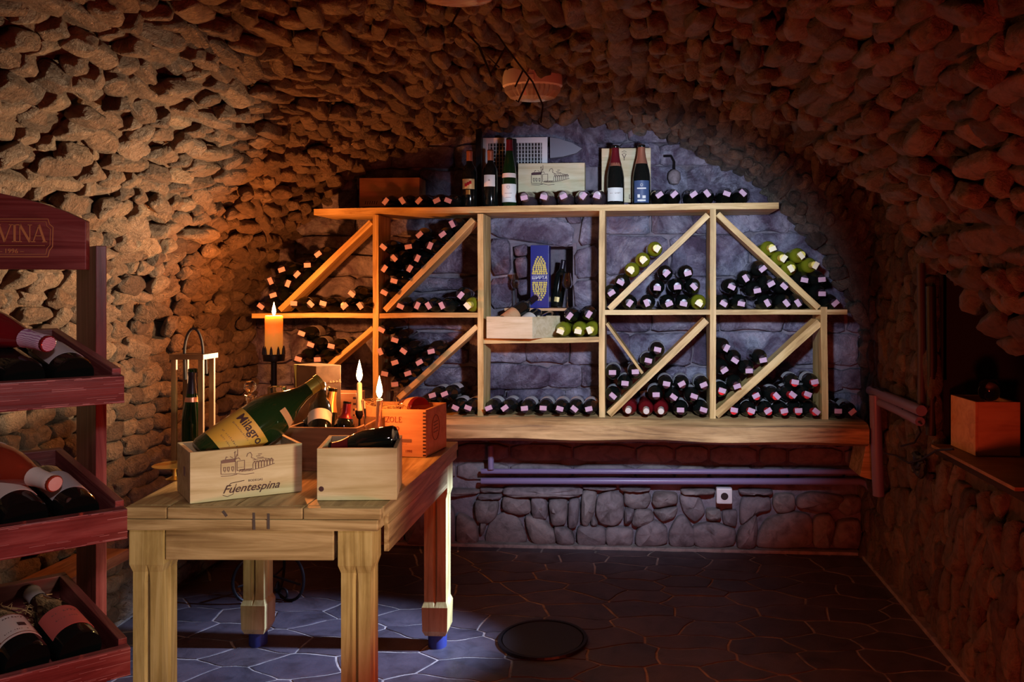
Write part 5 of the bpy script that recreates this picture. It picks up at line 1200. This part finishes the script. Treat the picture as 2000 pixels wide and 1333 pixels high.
for (px, pyt, py_b, rise, dep) in ((243, 735, 790, .072, .36), (249, 994, 1056, .065, .355), (255, 1264, 1322, .058, .345)):
    K = P(px, pyt, 1.555); D3 = (dh * dep + V((0, 0, rise))); up = wv.cross(D3).normalized(); W = .56; hf = (py_b - pyt) * 1.555 / FPX
    dn = V((0, 0, -hf)); th = .016; dv = D3.normalized()
    rpart('tray_front', K - wv * W + dn, wv * W, dv * th, -dn)
    rpart('tray_side', K - wv * th + dn + dv * (th + .001), wv * th, D3 - dv * (th + .001), V((0, 0, hf + .012)))
    rpart('tray_back', K - wv * W + dn + D3 + dv * .001, wv * W, dv * th, V((0, 0, hf + .012)))
    rpart('tray_bottom', K - wv * W + dn * .98 + dv * (th + .001), wv * (W - th - .001), D3 - dv * (th + .002), up * .010)
    m = MB(); rs = random.Random(int(px))
    for _ in range(90):
        u = rs.uniform(-W, -.01); z_ = dn.z * (rs.uniform(.02, .98) if rs.random() < .4 else rs.choice([.04, .95]) + rs.uniform(-.03, .03)); l_ = rs.uniform(.01, .07)
        q_ = K + wv * u + V((0, 0, z_)) - dv * .0006; m.hexa(q_, wv * min(l_, -u), -dv * .0003, V((0, 0, rs.uniform(.0004, .0014))))
    m.build('worn_scratches', 'scratch', rk)
    TR.append((K, D3, dv, up, hf, W))
# right-hand upright plank and sign board
pa = P(149, 480, 1.80); pb = P(187, 480, 1.69); pc = P(204, 476, 1.70)
e_d = V((pa.x - pb.x, pa.y - pb.y, 0)); e_w = V((pc.x - pb.x, pc.y - pb.y, 0)).normalized() * .021
rpart('upright', V((pb.x, pb.y, 0)), e_w, e_d, V((0, 0, pb.z)), long=2)
sgY = 1.66; a = P(168, 527, sgY); top_r = P(168, 432, sgY); nrm = V((wv.y, -wv.x, 0)); 
wsg = V((cos(radians(12)), sin(radians(12)), 0)); m = MB(); Wd = .62
pts = [(0, 0), (-Wd, 0), (-Wd, top_r.z - a.z)] + [(-Wd / 2 + (Wd / 2) * cos(g), (top_r.z - a.z) + .070 * sin(g)) for g in [radians(180 - k * 15) for k in range(1, 12)]] + [(0, top_r.z - a.z)]
pts = [(0, 0), (-Wd, 0), (-Wd, top_r.z - a.z)] + [(-Wd + Wd * k / 14, (top_r.z - a.z) + .072 * sin(pi * k / 14) ** .8) for k in range(1, 14)] + [(0, top_r.z - a.z)]
nsg = V((wsg.y, -wsg.x, 0))
m.prism(pts, lambda u, v, w_: V((u, v, w_ - .018)), .018)
Ms = Matrix(((wsg.x, 0, nsg.x, a.x), (wsg.y, 0, nsg.y, a.y), (0, 1, 0, a.z), (0, 0, 0, 1)))
sgn = link('sign_board', m.mesh('sign_board', 'red', bevel=.002), rk, wm(rk).inverted() @ Ms)
def on_sign(px, py):
    d = ray(px, py); n_ = nsg; t = (a - V((0, 0, CAMH))).dot(n_) / d.dot(n_); p = V((0, 0, CAMH)) + d * t; l = Ms.inverted() @ p; return l
v0, v1 = on_sign(2, 472), on_sign(87, 440); hV = v1.y - v0.y; lx = on_sign(90, 472).x
tw = sum(SERIF[c][0] for c in 'VINA') * hV; sc_ = (lx - v0.x + .006) / tw
serif('VINA', hV, Ms @ Matrix.Translation((lx - tw * sc_, (v0.y + v1.y) / 2, .0006)) @ Matrix.Diagonal((sc_, 1, 1, 1)), 'gilt', sgn, center=False)
l = on_sign(22, 491); text('\u2013 1996 \u2013', .014, Ms @ Matrix.Translation((l.x, l.y, .0006)), 'gilt', sgn)
fr_pts = [on_sign(x, y) for x, y in ((-90, 428), (94, 428), (97, 438), (104, 444), (103, 482), (97, 490), (94, 502), (-90, 502))]
m = MB(); 
for p, q in zip(fr_pts, fr_pts[1:]): stroke(m, p.x, p.y, q.x, q.y, .0016)
fr2 = [on_sign(x, y) for x, y in ((-90, 433), (90, 433), (92, 442), (99, 448), (98, 479), (92, 486), (90, 497), (-90, 497))]
for p, q in zip(fr2, fr2[1:]): stroke(m, p.x, p.y, q.x, q.y, .0009)
p, q = on_sign(-90, 480), on_sign(88, 480); stroke(m, p.x, p.y, q.x, q.y, .001)
m.build('gilt_border', 'gilt', sgn, M=Matrix.Translation((0, 0, .0006)))
def traybottle(tr, off, label, along=.03, skew=0, lift=0, flip=False, **kw):
    K, D3, dv, up, hf, W = TR[tr]; base = K - wv * off - V((0, 0, hf)) + dv * (along + .018) + up * (.012 + kw.pop('r', .0385) + lift)
    z = (dv + wv * skew).normalized()
    if flip: base = base + z * .30; z = -z
    f = (up * 1.0 - dv * .2); f = (f - z * f.dot(z)).normalized(); y = -f; x = y.cross(z)
    return bottle(label, M=Matrix(((x.x, y.x, z.x, base.x), (x.y, y.y, z.y, base.y), (x.z, y.z, z.z, base.z), (0, 0, 0, 1))), seg=30, **kw)
# top tray
traybottle(0, .072, 'dark bottle with grey label, rightmost in the top tray', lab=(.04, .14, 'paper_grey', 1.1))
traybottle(0, .155, 'plain dark bottle second from right in the top tray', skew=-.02)
traybottle(0, .238, 'dark bottle with pale pink label at the left of the top tray', lab=(.03, .13, 'paper', 1.0))
traybottle(0, .115, 'dark amber bottle with a bright foil capsule lying across the top tray bottles', lift=.066, skew=-.42, flip=True, along=.03, shape='burgundy', glass='glass_redwine', cap='tag', capz=.235)
# middle tray
traybottle(1, .068, 'dark bottle with white label, rightmost in the middle tray', lab=(.05, .15, 'paper_grey', 1.1))
traybottle(1, .158, 'dark bottle with small-print white label in the middle tray', lab=(.055, .12, 'paper', 1.0), shape='burgundy', r=.042)
traybottle(1, .245, 'dark bottle with thin striped label at the left of the middle tray', lab=(.10, .13, 'paper_grey', .9))
traybottle(1, .105, 'clear bottle of rose wine with cream label on the middle tray bottles', lift=.062, skew=-.36, flip=True, along=.045, shape='burgundy', glass='glass_rose', cap='paper', capz=.235, lab=(.03, .11, 'paper', 1.0))
# bottom tray
o1 = traybottle(2, .072, 'dark bottle with red label, rightmost in the bottom tray', lab=(.04, .125, 'paper_red', 1.15), r=.041, shape='burgundy', cap='paper_grey', capz=.245)
o2 = traybottle(2, .160, 'dark bottle with bordered cream label, middle of the bottom tray', lab=(.045, .135, 'paper', 1.1), r=.041, shape='burgundy', cap='paper', capz=.245)
o3 = traybottle(2, .245, 'dark bottle with yellow label in the bottom tray', lab=(.04, .085, 'paper_yellow', 1.1), band=(.092, .135, 'paper_yellow', 1.1), r=.0385, cap='cap_bordeaux')
o4 = traybottle(2, .328, 'dark bottle with pink label strip, leftmost in the bottom tray', lab=(.10, .14, 'paper_red', 1.0), r=.0385)
def lab_print(o, r, items, mat):
    for body, size, z in items: curved_text(body, size, z, mat, o, r=r)
lab_print(o1, .0420, [('~8', .012, .10), ('~9', .008, .075)], 'ink_soft'); lab_print(o2, .0420, [('~10', .009, .118), ('~12', .006, .065)], 'ink')
m = MB()
for z in (.050, .130): m.lathe([(.0422, z), (.0422, z + .002)], 18, a0=-pi / 2 - .85, a1=-pi / 2 + .85, cap=False)
for g in (-.85, .85): m.lathe([(.0422, .050), (.0422, .132)], 1, a0=-pi / 2 + g, a1=-pi / 2 + g + .05, cap=False)
m.build('label_border', 'ink_red', o2, M=Matrix())
m = MB(); m.lathe([(.0422, .078), (.0422, .092)], 3, a0=-pi / 2 + .15, a1=-pi / 2 + .5, cap=False); m.build('label_picture', 'ink', o2, M=Matrix())
def straw(name, label, cen, e1, e2, n, thick=.02, up=V((0, 0, 1))):
    m = MB(); r_ = random.Random(9)
    for _ in range(n):
        p = cen + e1 * r_.uniform(-1, 1) + e2 * r_.uniform(-1, 1) + up * r_.uniform(0, thick); d = (e1.normalized() * r_.gauss(0, 1) + e2.normalized() * r_.gauss(0, 1) + up * r_.gauss(0, .35)).normalized(); L_ = r_.uniform(.02, .06)
        c = V((r_.uniform(-1, 1), r_.uniform(-1, 1), r_.uniform(-.2, 1))) * .012; m.tube([p - d * L_ / 2, p + c * .6, p + d * L_ / 2 + c * .2], .0009, 3)
    o = m.build(name, 'straw'); tag(o, label, 'straw', kind='stuff'); return o
for tr, lab, nn in ((2, 'loose straw padding between bottles in the bottom tray', 420), (1, 'few straws at the back of the middle tray', 60), (0, 'few straws in the top tray', 40)):
    K, D3, dv, up, hf, W = TR[tr]; straw('straw', lab, K - wv * .25 - V((0, 0, hf)) + D3 * .68 + up * .02, wv * .21, dv * .09, nn, .035 if tr == 2 else .02, up)
straw('straw', 'golden straw tuft inside the orange stencilled crate', V((P(760, 805, 2.84).x, 2.84, T0 + h4 * .80)), V((.09, 0, 0)), V((0, .05, 0)), 160, .035)
# ------------------------------------------------------------------ low bench by the left wall, drain cover
bn = thing('low_bench', 'low dark wooden bench along the left wall behind the display rack', 'bench', (-1.85, 2.6, 0))
z = .40; a1, a2 = PZ(113, 1150, z), PZ(240, 1072, z); xr_ = (a1.x + a2.x) / 2
board('seat_board', V((xr_, a1.y - .3, z - .02)), V((xr_, a2.y, z - .02)), .04, xr_ + 2.03, 'carrier2' if 'carrier2' in MAT else 'carrier', bn, face=(1, 0, 0), bevel=.003)
for y in (a1.y - .2, a2.y - .10):
    board('leg', V((xr_ - .06, y, 0)), V((xr_ - .06, y, z - .041)), .07, xr_ + 2.03 - .08, 'carrier', bn, face=(1, 0, 0))
q = PZ(1060, 1247, .012); dc = thing('drain_cover', 'round dark drain cover set in the stone floor', 'drain cover', (q.x, q.y, .006))
m = MB(); m.lathe([(.0001, .006), (.155, .006), (.157, .0)], 40, cap=False); m.build('lid', 'black', dc, M=Matrix())
m = MB(); m.lathe([(.160, 0), (.160, .008), (.172, .008), (.174, 0)], 40, cap=False); m.build('rim', 'iron', dc, M=Matrix())
